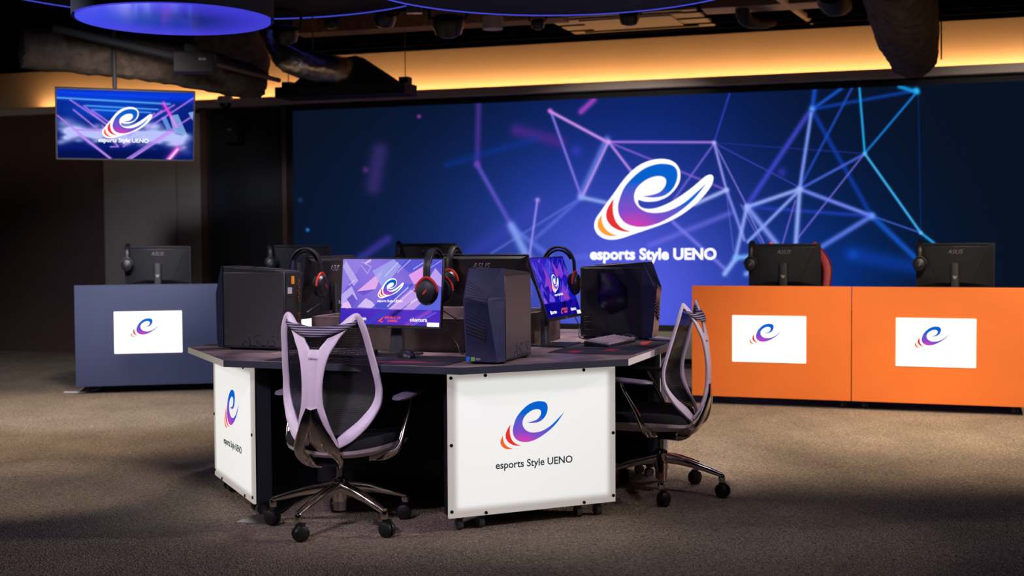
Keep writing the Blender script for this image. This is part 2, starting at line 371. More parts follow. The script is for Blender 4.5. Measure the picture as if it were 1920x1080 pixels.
def logo(name, width, parent, loc, rot=(PI/2, 0, 0), outline=False, aspect=1., amber=False):
    b = MB(); z = .002 if not outline else .004
    if outline: fill(b, [_nw(p) for p in spl(*L_WHITE)], .001, 3, .002)
    fill(b, [_n(p) for p in spl(*L_MAIN)], z, 0, .002)
    fill(b, [_n(p) for p in spl(*L_RED)], z, 1, .002); fill(b, [_n(p) for p in spl(*L_ORA)], z, 2, .002)
    if outline:  # light counter of the letter
        pass
    o = b.build(name, ['logo_blue', 'logo_red', 'logo_amber' if amber else 'logo_orange', 'whitelit'], parent, loc, rot, smooth=False, recalc=True)
    o.scale = (width, width*aspect, width*.6); return o

# ------------------------------------------------------------------ displays with a picture per pixel
def display(name, corners, nx, ny, colfn, parent, thick=None, flip=False):
    """corners: TL,TR,BR,BL as vectors. colfn(u,v,xyz)->sRGB 0..1 array"""
    tl, tr, br, bl = (np.array(c) for c in corners)
    u, v = np.meshgrid(np.linspace(0, 1, nx), np.linspace(0, 1, ny))
    U, V = u[..., None], v[..., None]
    pos = (tl*(1-U)+tr*U)*(1-V)+(bl*(1-U)+br*U)*V
    c = np.clip(colfn(u, v, pos), 0, 1.4)
    lin = np.where(c <= .04045, c/12.92, ((c+.055)/1.055)**2.4)
    me = bpy.data.meshes.new(name); idx = np.arange(nx*ny).reshape(ny, nx)
    q = np.stack([idx[:-1, :-1], idx[1:, :-1], idx[1:, 1:], idx[:-1, 1:]], -1).reshape(-1, 4)
    me.vertices.add(nx*ny); me.vertices.foreach_set('co', pos.reshape(-1).astype(np.float32))
    me.loops.add(q.size); me.loops.foreach_set('vertex_index', q.reshape(-1).astype(np.int32))
    me.polygons.add(len(q)); me.polygons.foreach_set('loop_start', (np.arange(len(q))*4).astype(np.int32))
    a = me.color_attributes.new('picture', 'FLOAT_COLOR', 'POINT')
    a.data.foreach_set('color', np.concatenate([lin, np.ones(lin.shape[:2]+(1,))], -1).reshape(-1).astype(np.float32))
    me.update(calc_edges=True); me.validate(); me.materials.append(M['screen'])
    o = bpy.data.objects.new(name, me); col.objects.link(o); o.parent = parent; return o
def seg(x, y, x1, y1, x2, y2):
    dx, dy = x2-x1, y2-y1; t = np.clip(((x-x1)*dx+(y-y1)*dy)/(dx*dx+dy*dy+1e-9), 0, 1)
    return np.hypot(x-x1-t*dx, y-y1-t*dy)
def over(c, d, w_, colr, a=1., p=2.):
    k = (a*np.exp(-np.abs(d/w_)**p))[..., None]; return c*(1-k)+np.array(colr)/255.*k
def poly(x, y, pts):
    ins = np.zeros(x.shape, bool); n = len(pts)
    for i in range(n):
        x1, y1 = pts[i]; x2, y2 = pts[(i+1) % n]
        c = ((y1 > y) != (y2 > y)) & (x < (x2-x1)*(y-y1)/(y2-y1+1e-12)+x1); ins ^= c
    return ins
def smooth(e0, e1, x): t = np.clip((x-e0)/(e1-e0), 0, 1); return t*t*(3-2*t)

# ------------------------------------------------------------------ room shell
W0 = Vector((-2.27, 13.54, 0)); WU = Vector((.9483, -.3171, 0)); WN = Vector((-.3171, -.9483, 0)); WA = math.atan2(WU.y, WU.x)
def W(s, off=0., z=0.): return W0 + WU*s + WN*off + Vector((0, 0, z))
def ws(px):   # distance along the back wall seen in column px
    r = ray(px, 450); a, b = r.x, r.y
    # W0 + s*WU parallel to (a,b)
    return (a*W0.y - b*W0.x) / (b*WU.x - a*WU.y)
WM = Matrix.Translation(W0) @ Matrix.Rotation(WA, 4, 'Z')   # local x along wall, -y toward the room
def wbox(name, s0, s1, o0, o1, z0, z1, m, parent=None, bevel=0):  # o: distance into the room
    return MB().box(((s0+s1)/2, -(o0+o1)/2, (z0+z1)/2), (s1-s0, abs(o1-o0), z1-z0), mtx=WM if parent is None else None).build(name, m, parent, bevel=bevel)
SL, SRt, ZB, ZT = 0., 7.66, .42, 2.598
CEIL = 3.28
struct(MB().prism([(-9, -1.5), (9, -1.5), (9, 17), (-9, 17)], -.1, 0).build('floor', 'carpet', smooth=False))
struct(MB().box((0, 7.75, CEIL+.05), (18, 18.5, .1)).build('ceiling', 'ceil'))
struct(wbox('wall_back', -7, 11, -.05, -.35, 0, 2.66, 'wallblack'))
struct(wbox('wall_cove', -7, 11, -.42, -.62, 2.60, CEIL, 'cream'))
struct(wbox('wall_plinth', SL-.3, SRt+.3, .02, -.05, .10, ZB-.03, 'wallgrey'))
struct(wbox('trim_1', -7, 11, .14, -.36, 2.665, 2.745, 'trim', bevel=.008))
struct(wbox('trim_2', -7, 11, -.3, -.42, 2.55, 2.60, 'trim'))
a, b, c, d = ws(150), ws(196), ws(380), ws(392)
struct(wbox('wall_panel', a-2.2, ws(196), .0, -.05, 0, 2.66, 'jamb'))
struct(wbox('door_1', ws(197), ws(332.5), .01, -.05, 0, 2.62, 'wallbrown', bevel=.006))
struct(wbox('door_2', ws(334), ws(380), .01, -.05, 0, 2.62, 'wallbrown', bevel=.006))
struct(wbox('trim_3', ws(380.5), ws(392), .03, -.05, 0, 2.66, 'jamb'))
struct(wbox('trim_4', ws(533), ws(541), .03, -.05, 0, 2.66, 'jamb'))
struct(MB().box((-6.6, 7.5, CEIL/2), (.2, 18, CEIL)).build('wall_left', 'wallblack'))
struct(MB().box((7.2, 6.5, CEIL/2), (.2, 16, CEIL)).build('wall_right', 'wallblack'))
struct(MB().box((0, -1.4, CEIL/2), (14, .2, CEIL)).build('wall_rear', 'wallblack'))
# cove strip lamps hidden on the ledge above the screen
for s in np.arange(-3.5, 10.2, 1.5):
    p = W(s+.75, -.335, 2.756); l = lamp('AREA', p, 6.2, (1, .53, .22), (0, 0, 1), size=1.5, size_y=.05, name='cove_strip')
    l.rotation_euler = (PI, 0, WA); 

# ceiling ribs
for i in range(16):
    o = MB().box((0, 0, 0), (14, .05, .07), mtx=Matrix.Translation(Vector((0, 9.5+i*.33, CEIL-.035))) @ Matrix.Rotation(WA, 4, 'Z')).build('ceiling_rib', 'ceil')
    struct(o); o.name = 'trim_%d' % (10+i)

# ------------------------------------------------------------------ LED wall
led = thing('led_wall', W0, WA, 'huge wall-filling LED video screen glowing blue behind the orange counters', 'screen')
MB().box((SRt/2, .0, (ZB+ZT)/2), (SRt+.10, .08, ZT-ZB+.10)).build('bezel', 'matte', led)
def ledpic(u, v, pos):
    # pos is local; convert to the photograph's own layout of the picture
    X = W0.x + WU.x*pos[..., 0]; Y = W0.y + WU.y*pos[..., 0]; z = pos[..., 2]
    zz = z-CH; dd = Y*CP-zz*SP; uu = Y*SP+zz*CP; a = F*X/dd; b = F*uu/dd
    x = 960+a*CR-b*SR; y = 540-(b*CR+a*SR)
    c = np.zeros(x.shape+(3,)) + np.array((8, 18, 34))/255.
    g1 = np.exp(-((x-1210)/np.where(x < 1210, 285, 285))**2 - ((y-640)/520.)**2)
    g2 = np.exp(-((x-1170)/245)**2 - ((y-560)/230.)**2)
    g3 = np.exp(-((x-850)/250)**2 - ((y-480)/230.)**2)
    g4 = np.exp(-((x-1560)/170)**2 - ((y-560)/190.)**2)
    g5 = np.exp(-((x-1000)/160)**2 - ((y-380)/150.)**2)
    c += g1[..., None]*np.array((-2, 30, 138))/255. + g2[..., None]*np.array((82, 46, 54))/255. + g3[..., None]*np.array((4, 12, 34))/255. + g4[..., None]*np.array((-4, 20, 60))/255.
    c += g5[..., None]*np.array((0, 6, 20))/255.
    def LL(q, ox, oy):
        nonlocal c
        for (x1, y1, x2, y2, wd, cl, al) in q:
            c = over(c, seg(x, y, ox+x1/3, oy+y1/3, ox+x2/3, oy+y2/3), wd/3*.70, cl, al, 2.2)
    A = [(1050,980,1420,720,75,(52,62,175),.6),(1295,285,1540,350,52,(72,40,135),.8),(1655,180,1725,115,24,(165,70,195),.9),(1625,400,1626,400,45,(60,60,190),.6),
         (525,400,490,600,66,(58,44,112),.75),(445,505,446,506,24,(105,48,140),.7),(745,207,746,207,15,(150,50,155),1),(120,843,121,843,14,(35,125,215),1),(78,675,79,675,18,(25,65,120),.8),
         (570,895,420,1000,34,(58,50,150),.8),(420,1000,340,1060,34,(30,50,140),.6),(1080,140,1072,470,24,(72,50,145),.8),(1070,475,1270,830,20,(92,82,195),.85),(1072,475,1073,476,24,(110,60,175),.9),
         (1655,665,1400,890,17,(92,102,215),.75),(1650,665,1150,975,10,(90,105,215),.75),(1280,840,1480,990,24,(95,115,225),.75),(1263,820,1355,1000,34,(130,160,242),.9),
         (1410,675,1365,990,9,(150,142,242),.95),(1410,675,1411,675,18,(170,140,240),1),(1600,1000,1950,970,26,(95,105,225),.6),
         (1800,335,1655,650,28,(104,124,226),.85),(1487,185,1655,655,11,(128,116,224),.95),(1805,355,1665,650,9,(196,150,232),.95),(1655,660,1800,692,18,(150,170,242),.9),(1655,657,1656,657,26,(140,160,242),1),
         (1480,178,1800,350,13,(205,145,235),1),(1480,175,1481,175,17,(215,120,225),1),(900,480,1400,330,30,(10,60,170),.35),(1355,990,1356,1200,30,(110,130,232),.7)]
    B = [(640,355,1470,415,4,(40,52,160),.8),(640,360,1100,600,5,(74,72,192),.8),(1010,520,1011,520,36,(58,56,180),.7),(1775,60,1790,860,4,(12,55,130),.7),
         (830,715,1500,765,16,(36,64,192),.7),(720,750,270,930,24,(112,112,232),.6),(400,800,690,1060,16,(132,132,240),.7),(1400,980,1750,1050,70,(12,62,175),.6),(1410,980,1411,980,40,(18,70,185),.8),
         (1190,190,1510,760,20,(16,58,165),.85),(820,700,1160,190,22,(66,72,205),.85),(1180,170,1196,50,20,(22,78,200),.9),(1185,165,1345,50,14,(24,88,210),.9),(1190,165,1760,62,15,(14,62,165),.85),(1115,600,1405,45,10,(36,78,198),.85),
         (40,350,630,352,10,(172,122,232),.95),(40,350,170,520,11,(192,142,236),.95),(40,352,700,620,9,(134,94,214),.85),(40,350,41,350,17,(225,165,240),1),
         (630,355,720,70,7,(52,66,200),.85),(630,355,700,620,11,(150,152,242),.95),(635,360,815,710,6,(134,124,232),.9),(630,360,400,680,8,(124,104,222),.85),
         (700,620,520,700,17,(172,190,250),.9),(700,620,800,900,13,(132,142,242),.9),(700,640,740,960,5,(110,110,230),.6),(810,720,910,920,6,(124,130,235),.9),(780,700,900,930,5,(124,120,232),.7),
         (815,715,980,920,24,(132,152,242),.9),(815,715,750,1000,17,(150,170,250),.9),(755,1000,690,1090,21,(152,182,250),.95),(815,715,1110,615,17,(150,170,250),.95),(750,1000,850,990,22,(120,180,250),.9),(810,1090,1000,1020,22,(140,170,250),.85),
         (1110,615,1175,190,15,(122,152,246),.95),(1110,615,1470,420,11,(74,104,224),.9),(1110,620,1088,930,20,(150,172,250),.95),(1100,630,820,910,14,(140,162,246),.95),(1085,680,1012,930,6,(124,104,224),.9),(1470,420,1100,890,6,(122,112,232),.9),
         (1110,615,1515,765,17,(112,134,242),.95),(1515,765,1190,965,22,(92,122,232),.9),(1520,770,1760,1000,24,(22,84,196),.9),(1515,765,1790,860,7,(64,94,204),.9),
         (1445,40,1475,410,9,(34,172,242),1),(1475,415,1768,70,8,(24,128,224),1),(1475,415,1790,860,10,(64,182,246),1),(1790,860,1880,930,10,(36,172,242),1),
         (1670,40,1772,72,18,(24,150,222),.95),(1765,60,1766,62,22,(40,190,244),1),(1180,165,1181,165,24,(94,152,242),1),(630,355,631,355,16,(190,180,245),1),(700,620,701,620,18,(180,185,250),1),(815,715,816,715,22,(160,180,250),1),(1110,615,1111,615,24,(160,182,250),1),(1475,415,1476,415,16,(90,190,250),1),(1515,765,1516,765,26,(110,150,245),1),(1790,860,1791,860,14,(110,190,250),1)]
    LL(A, 540, 150); LL(B, 1130, 150)
    return c
yf = -.0405
display('screen', [(SL, yf, ZT), (SRt, yf, ZT), (SRt, yf, ZB), (SL, yf, ZB)], 1250, 360, ledpic, led)
# where the mark sits on the LED wall
def on_wall(px, py):
    s = ws(px); p = W(s); 
    r = ray(px, py); t = (W0-Vector((0, 0, 0))).dot(WN) ; k = (W0-Vector((0, 0, CH))).xy.dot(WN.xy)/r.xy.dot(WN.xy)
    q = Vector((0, 0, CH))+r*k; return (q.xy-W0.xy).dot(WU.xy), q.z
s1, z1 = on_wall(1226, 373); sa, _ = on_wall(1116, 373); sb, _ = on_wall(1338, 373); _, zt = on_wall(1226, 299); _, zb = on_wall(1226, 449)
# white outline spans logo units x: -.56..+.52
wl = (sb-sa)/((_nw((1215, 0))[0])-(_nw((134, 0))[0]))
hl = abs(zt-zb)/(_nw((770, 93))[1]-_nw((300, 835))[1])
xc = s1 - wl*(_nw((1215, 0))[0]+_nw((134, 0))[0])/2; zc = (zt+zb)/2 - hl*(_nw((770, 93))[1]+_nw((300, 835))[1])/2
lg = logo('logo', wl, led, (xc, yf, zc), outline=True, aspect=hl/wl, amber=True)
st_, zt_ = on_wall(1225, 486)
text('lettering', 'esports Style UENO', on_wall(1343, 480)[0]-on_wall(1107, 480)[0], 'whitelit', led, (st_, yf-.003, zt_), bold=.033, depth=.003)

# ------------------------------------------------------------------ island desk
A_, B_ = 1.1391, .5704; HT = .72; ZBm = .062
octo = [(-B_, -A_), (B_, -A_), (A_, -B_), (A_, B_), (B_, A_), (-B_, A_), (-A_, B_), (-A_, -B_)]
desk = thing('gaming_desk', T(0, 0), TH, 'octagonal slate-topped island desk with backlit white corner panels on casters', 'desk')
b = MB(); n = 8
vs = [(x, y, HT-.030) for x, y in octo] + [(x, y, HT) for x, y in octo]
b.add(vs, [tuple(reversed(range(8)))], 1); k = 8
b.add(vs, [tuple(range(8, 16))], 0)
for i in range(8):
    j = (i+1) % 8; b.add([vs[i], vs[j], vs[8+j], vs[8+i]], [(0, 1, 2, 3)], 1 if i in (0, 1, 4, 5) else 2)
bmw = b.build('tabletop', ['stone', 'darkedge', 'whiteedge'], desk, smooth=False)
S_ = .485; b = MB()
for i in range(4):
    R = Matrix.Rotation(i*PI/2, 4, 'Z')
    b.box((0, -S_+.011, HT+.08), (2*S_, .022, .16), mtx=R)
b.box((0, 0, HT+.006), (2*S_-.04, 2*S_-.04, .012))
b.build('cable_trough', 'tray', desk, bevel=.0015)
PW, PH = .815, HT-.030-ZBm
inset = 1.2088-.1267
M['panel'] = panel_mat('backlit_acrylic', PW, PH, .055, (.75, .75, .73, 1), (.36, .33, .30, 1))
proto_panel = None
for i in range(4):
    R = Matrix.Rotation(PI/4+i*PI/2, 4, 'Z')
    rz = PI/4+i*PI/2
    cpos = R @ Vector((0, -inset, ZBm+PH/2))
    if proto_panel is None:
        pn = MB().box((0, .006, 0), (PW, .012, PH)).build('light_panel', 'panel', desk, cpos, (0, 0, rz), bevel=.0015)
        logo('logo', .312, pn, (.0-.008, -.0005, .062), aspect=.80)
        text('lettering', 'esports Style UENO', .375, 'paneltext', pn, (0, -.0005, -.118), bold=.014)
        for (bx, bz) in ((-.395, .288), (-.235, .292), (.245, .292), (.395, .0), (-.395, .0), (-.395, -.285), (-.235, -.303), (.245, -.303), (.395, -.285)):
            MB().cyl((bx, 0, bz), (bx, -.005, bz), .0075, 12).build('bolt', 'bolt', pn)
        proto_panel = pn
    else:
        pn = copy_tree(proto_panel, desk); pn.location = cpos; pn.rotation_euler = (0, 0, rz)
    # the box behind the acrylic
    hw = PW/2
    bb = MB(); bb.box((0, .05, 0), (PW-.03, .075, PH-.01)); bb.build('light_box', 'dark_board', desk, cpos, (0, 0, rz))
for i in range(4):
    R = Matrix.Rotation(i*PI/2, 4, 'Z')
    for sx in (-1, 1):
        MB().box((sx*.478, -.745, ZBm+PH/2-.005), (.02, .55, PH-.01), mtx=R).build('side_board', 'dark_board', desk)
    MB().box((0, -.46, ZBm+PH/2-.005), (.936, .02, PH-.01), mtx=R).build('modesty_board', 'matte', desk)
    # casters under each corner box
    R2 = Matrix.Rotation(PI/4+i*PI/2, 4, 'Z')
    for sx in (-.34, -.24, .24, .34):
        c = MB(); c.box((sx, -inset+.045, .055), (.03, .03, .012), mtx=R2); c.cyl(R2 @ Vector((sx-.012, -inset+.05, .024)), R2 @ Vector((sx+.012, -inset+.05, .024)), .024, 16)
        c.build('caster', 'caster', desk)
# white leg visible under the right side
MB().box((1.06, .46, .375), (.03, .03, .62)).build('leg', 'whiteedge', desk)

# ------------------------------------------------------------------ monitor
def wallpaper(u, v, pos, dark=False):
    x = u*1.78; y = v
    c = np.zeros(x.shape+(3,))
    base = np.array((118, 100, 214))/255.; c += base
    d = (x*.62+y*.78)          # along the falling diagonal
    e = (x*.78-y*.62)          # across
    c += (.10*np.sin(e*3.0+.5))[..., None]*np.array((.9, .6, .35))
    def pg(pts, cl, a=1.):
        nonlocal c
        m = poly(x, y, pts); c[m] = c[m]*(1-a)+np.array(cl)/255.*a
    pg([(0,0),(.42,0),(0,.55)], (150,130,226), .8); pg([(.05,.02),(.30,.33),(.22,.42),(0,.12)], (190,180,240), .8)
    pg([(.28,.50),(.75,.15),(.62,.46)], (226,170,238), 1.); pg([(.28,.50),(.62,.46),(.4,.56)], (110,84,205), 1.)
    pg([(.55,.18),(.92,0),(1.15,0),(.75,.45)], (165,172,240), .8); pg([(.92,0),(1.78,0),(1.78,.12),(1.2,.2)], (84,84,208), .8)
    pg([(1.2,.24),(1.5,.08),(1.52,.3),(1.3,.38)], (226,156,236), 1.); pg([(1.55,.3),(1.66,.13),(1.78,.25),(1.78,.42)], (190,160,238), 1.)
    pg([(0,.55),(.18,.42),(.3,.62),(.12,.78),(0,.7)], (196,180,240), .9); pg([(.1,.62),(.2,.54),(.29,.64),(.2,.74)], (110,86,200), 1.)
    pg([(.3,.74),(.45,.60),(.58,.66),(.66,.76)], (212,190,244), 1.); pg([(0,.76),(.04,.68),(.14,.66),(.2,.76)], (230,190,244), 1.)
    pg([(.55,.76),(1.05,.38),(1.3,.38),(.85,.76)], (66,72,200), .75); pg([(.85,.78),(1.25,.46),(1.5,.6),(1.3,.78)], (205,165,240), .85)
    pg([(1.3,.78),(1.78,.45),(1.78,.78)], (84,100,220), .75); pg([(.98,.5),(1.2,.36),(1.24,.4),(1.0,.56)], (96,104,222), .8)
    for (x1, y1, x2, y2, wd, cl) in ((.78,.26,1.0,.05,.007,(225,215,250)),(1.0,.2,1.22,.01,.006,(225,215,250)),(.85,.72,1.2,.43,.010,(240,230,252)),(.9,.76,1.35,.42,.006,(235,225,252)),(1.2,.7,1.62,.45,.012,(235,228,252)),(1.0,.84,1.25,.66,.006,(70,50,140)),(.13,.4,.24,.32,.006,(240,230,250)),(.35,.04,.52,.12,.006,(200,190,245)),(.52,.12,.46,.22,.006,(200,190,245)),(.46,.22,.34,.1,.006,(200,190,245)),(1.28,.15,1.5,.02,.006,(230,220,250)),(1.45,.2,1.76,.02,.004,(230,220,250)),(.42,.06,.50,.02,.018,(240,210,245))):
        c = over(c, seg(x, y, x1, y1, x2, y2), wd, cl, .9)
    k = v > .765
    c[k] = c[k]*np.array((.42, .34, .62))+np.array((.10, .04, .22))
    for (x1, y1, x2, y2, wd, cl) in ((.5,.98,.95,.72,.03,(50,70,190)),(1.2,1.0,1.6,.78,.035,(150,80,200)),(.95,.86,1.08,.76,.04,(30,24,90)),(1.3,1.0,1.7,.8,.01,(110,120,230))):
        cc = over(c, seg(x, y, x1, y1, x2, y2), wd, cl, .8); c[k] = cc[k]
    if dark:  # same wallpaper, with the screen's oblique-view dimming put into the picture colours
        c = np.clip(c, 0, 1)**1.9*np.array((.62, .55, .95))
        for i in range(22):
            r1 = random.random()*1.7; r2 = random.random()*.6
            c = over(c, seg(x, y, r1, r2, r1, r2+.12), .005, (110, 150, 235), .8)
        pk = poly(x, y, [(.55, .1), (.75, .5), (.5, .6)]) | poly(x, y, [(1.1, .05), (1.3, .3), (1.05, .35)]) | poly(x, y, [(1.2, .5), (1.45, .74), (1.1, .74)])
        c[pk] = np.array((150, 60, 190))/255.
    return c
def make_monitor(dark=False):
    r = thing('monitor', (0, 0, 0))
    MB().prism([(-.125, -.10), (.125, -.10), (.11, .10), (-.11, .10)], 0, .009).build('stand_base', 'black', r, bevel=.003)
    b = MB(); b.sweep([(0, .045, .005), (0, .05, .15), (0, .045, .30)], [.075, .06, .055], [.035, .03, .03], up=(0, 1, 0), n=16, power=4)
    b.build('stand_post', 'post', r)
    e = MB(); e.sweep([(-.016, .068, .215), (0, .068, .206), (.016, .068, .215)], [.003, .008, .003], .002, n=6); e.sweep([(-.010, .068, .200), (.004, .068, .197), (.012, .068, .204)], [.002, .006, .002], .002, n=6); e.build('emblem', 'whitep', r)
    h = MB(); w2, h2 = .2725, .162
    h.box((0, 0, 0), (2*w2, .014, 2*h2))
    h.add([(-w2+.01, .007, -h2+.005), (w2-.01, .007, -h2+.005), (w2-.01, .007, h2-.01), (-w2+.01, .007, h2-.01), (-.115, .042, -.125), (.115, .042, -.125), (.235, .030, .140), (-.235, .030, .140)],
          [(0, 1, 5, 4), (1, 2, 6, 5), (2, 3, 7, 6), (3, 0, 4, 7), (4, 5, 6, 7)])
    hs = h.build('housing', 'monitor', r, (0, -.005, .287), (math.radians(-6), 0, 0), bevel=.002)
    sw, sh = w2-.007, h2-.006
    display('screen', [(-sw, -.0075, sh), (sw, -.0075, sh), (sw, -.0075, -sh+.010), (-sw, -.0075, -sh+.010)], 420, 240, lambda u, v, p: wallpaper(u, v, p, dark), hs)
    logo('logo', .125, hs, (0, -.008, .02), outline=True, aspect=.82)
    text('lettering', 'esports Style UENO', .135, 'whitelit', hs, (0, -.0085, -.042), bold=.01, depth=.0003)
    text('lettering', 'norton', .07, 'whitelit', hs, (-.158, -.0085, -.128), bold=.02, depth=.0003)
    text('lettering', 'okamura', .09, 'whitelit', hs, (.155, -.0085, -.128), bold=.012, depth=.0003)
    text('lettering', 'REPUBLIC OF\nGAMERS', .085, 'redlit', hs, (.018, -.0085, -.118), bold=.02, depth=.0003)
    text('lettering', 'ASUS', .026, 'grey', hs, (0, -.0083, -.160), depth=.0003, shear=.2)
    text('lettering', 'ASUS', .11, 'grey', hs, (0, .0365, .085), rot=(PI/2-.045, 0, PI), depth=.001, shear=.3, bold=.01)
    e = MB(); e.lathe([(.010, 0), (.010, .0004)], 20, mtx=Matrix.Translation((-.207, -.008, -.121)) @ Matrix.Rotation(PI/2, 4, 'X'))
    e.sweep([(-.060, -.0083, -.130), (-.048, -.0083, -.126), (-.03, -.0083, -.108)], [.002, .008, .001], .0005, up=(0, 1, 0), n=6, mi=1)
    e.sweep([(-.05, -.0083, -.122), (-.044, -.0083, -.133), (-.03, -.0083, -.13)], [.002, .006, .001], .0005, up=(0, 1, 0), n=6, mi=1)
    e.add([(.20, -.0083, -.150), (.262, -.0083, -.150), (.262, -.0083, -.131), (.20, -.0083, -.131)], [(0, 1, 2, 3)], 0)
    e.build('emblem', ['whitelit', 'redlit'], hs, recalc=False)
    # rear: vent grooves and VESA plate
    v = MB(); v.box((0, .043, -.03), (.075, .01, .085)); v.build('mount_plate', 'matte', hs, bevel=.002)
    for s in (-1, 1): MB().sweep([(s*.225, .030, .12), (s*.118, .043, -.115)], .007, .004, n=6, sub=1).build('groove', 'matte', hs)
    return r, hs

def make_headset(yoke='red'):
    r = thing('headset', (0, 0, 0))   # origin under the arch; ears apart along y, arch in the yz plane
    R_ = .085
    pts = [(0, -R_*math.cos(a), .075+R_*math.sin(a)*1.05) for a in [PI*i/10 for i in range(11)]]
    pts = [(0, -R_*1.02, .03)] + pts + [(0, R_*1.02, .03)]
    MB().sweep(pts, .032, .012, up=(0, 0, 1), n=12, power=3).build('headband', 'black', r)
    inn = [(0, -(R_-.012)*math.cos(a), .072+(R_-.012)*math.sin(a)*1.05) for a in [PI*(.15+.7*i/8) for i in range(9)]]
    MB().sweep(inn, .028, .010, up=(0, 0, 1), n=10).build('band_pad', 'fabric', r)
    for s in (-1, 1):
        m = Matrix.Translation((0, s*R_, -.012)) @ Matrix.Rotation(PI/2*(1 if s < 0 else -1), 4, 'X')
        e = MB(); e.lathe([(.012, .030), (.040, .022), (.049, .006), (.049, -.004)], 28, mtx=m @ Matrix.Diagonal((.95, 1.12, 1, 1)))
        ec = e.build('ear_cup', 'black', r)
        e = MB(); e.lathe([(.044, -.003), (.047, -.010), (.044, -.024), (.02, -.026)], 24, mtx=m @ Matrix.Diagonal((.95, 1.12, 1, 1))); e.build('ear_cushion', 'fabric', r)
        y = s*(R_+.004)
        MB().sweep([(-.050, y, -.012), (-.040, y, .020), (-.012, y, .046), (.012, y, .046), (.040, y, .020), (.050, y, -.012)], [.008, .010, .012, .012, .010, .008], .010, up=(0, 1, 0), n=8, power=3).build('yoke', yoke, r)
        e = MB(); e.sweep([(-.008, s*(R_+.031), -.022), (.002, s*(R_+.031), -.012), (.012, s*(R_+.031), 0)], [.003, .008, .002], .002, n=6); e.build('emblem', 'red' if yoke == 'red' else 'grey', r)
    MB().sweep([(-.02, R_+.01, -.055), (-.01, R_+.0, -.085), (.045, R_-.02, -.115), (.085, R_-.03, -.135)], [.006, .004, .004, .010], n=8).build('microphone', 'black', r)
    return r

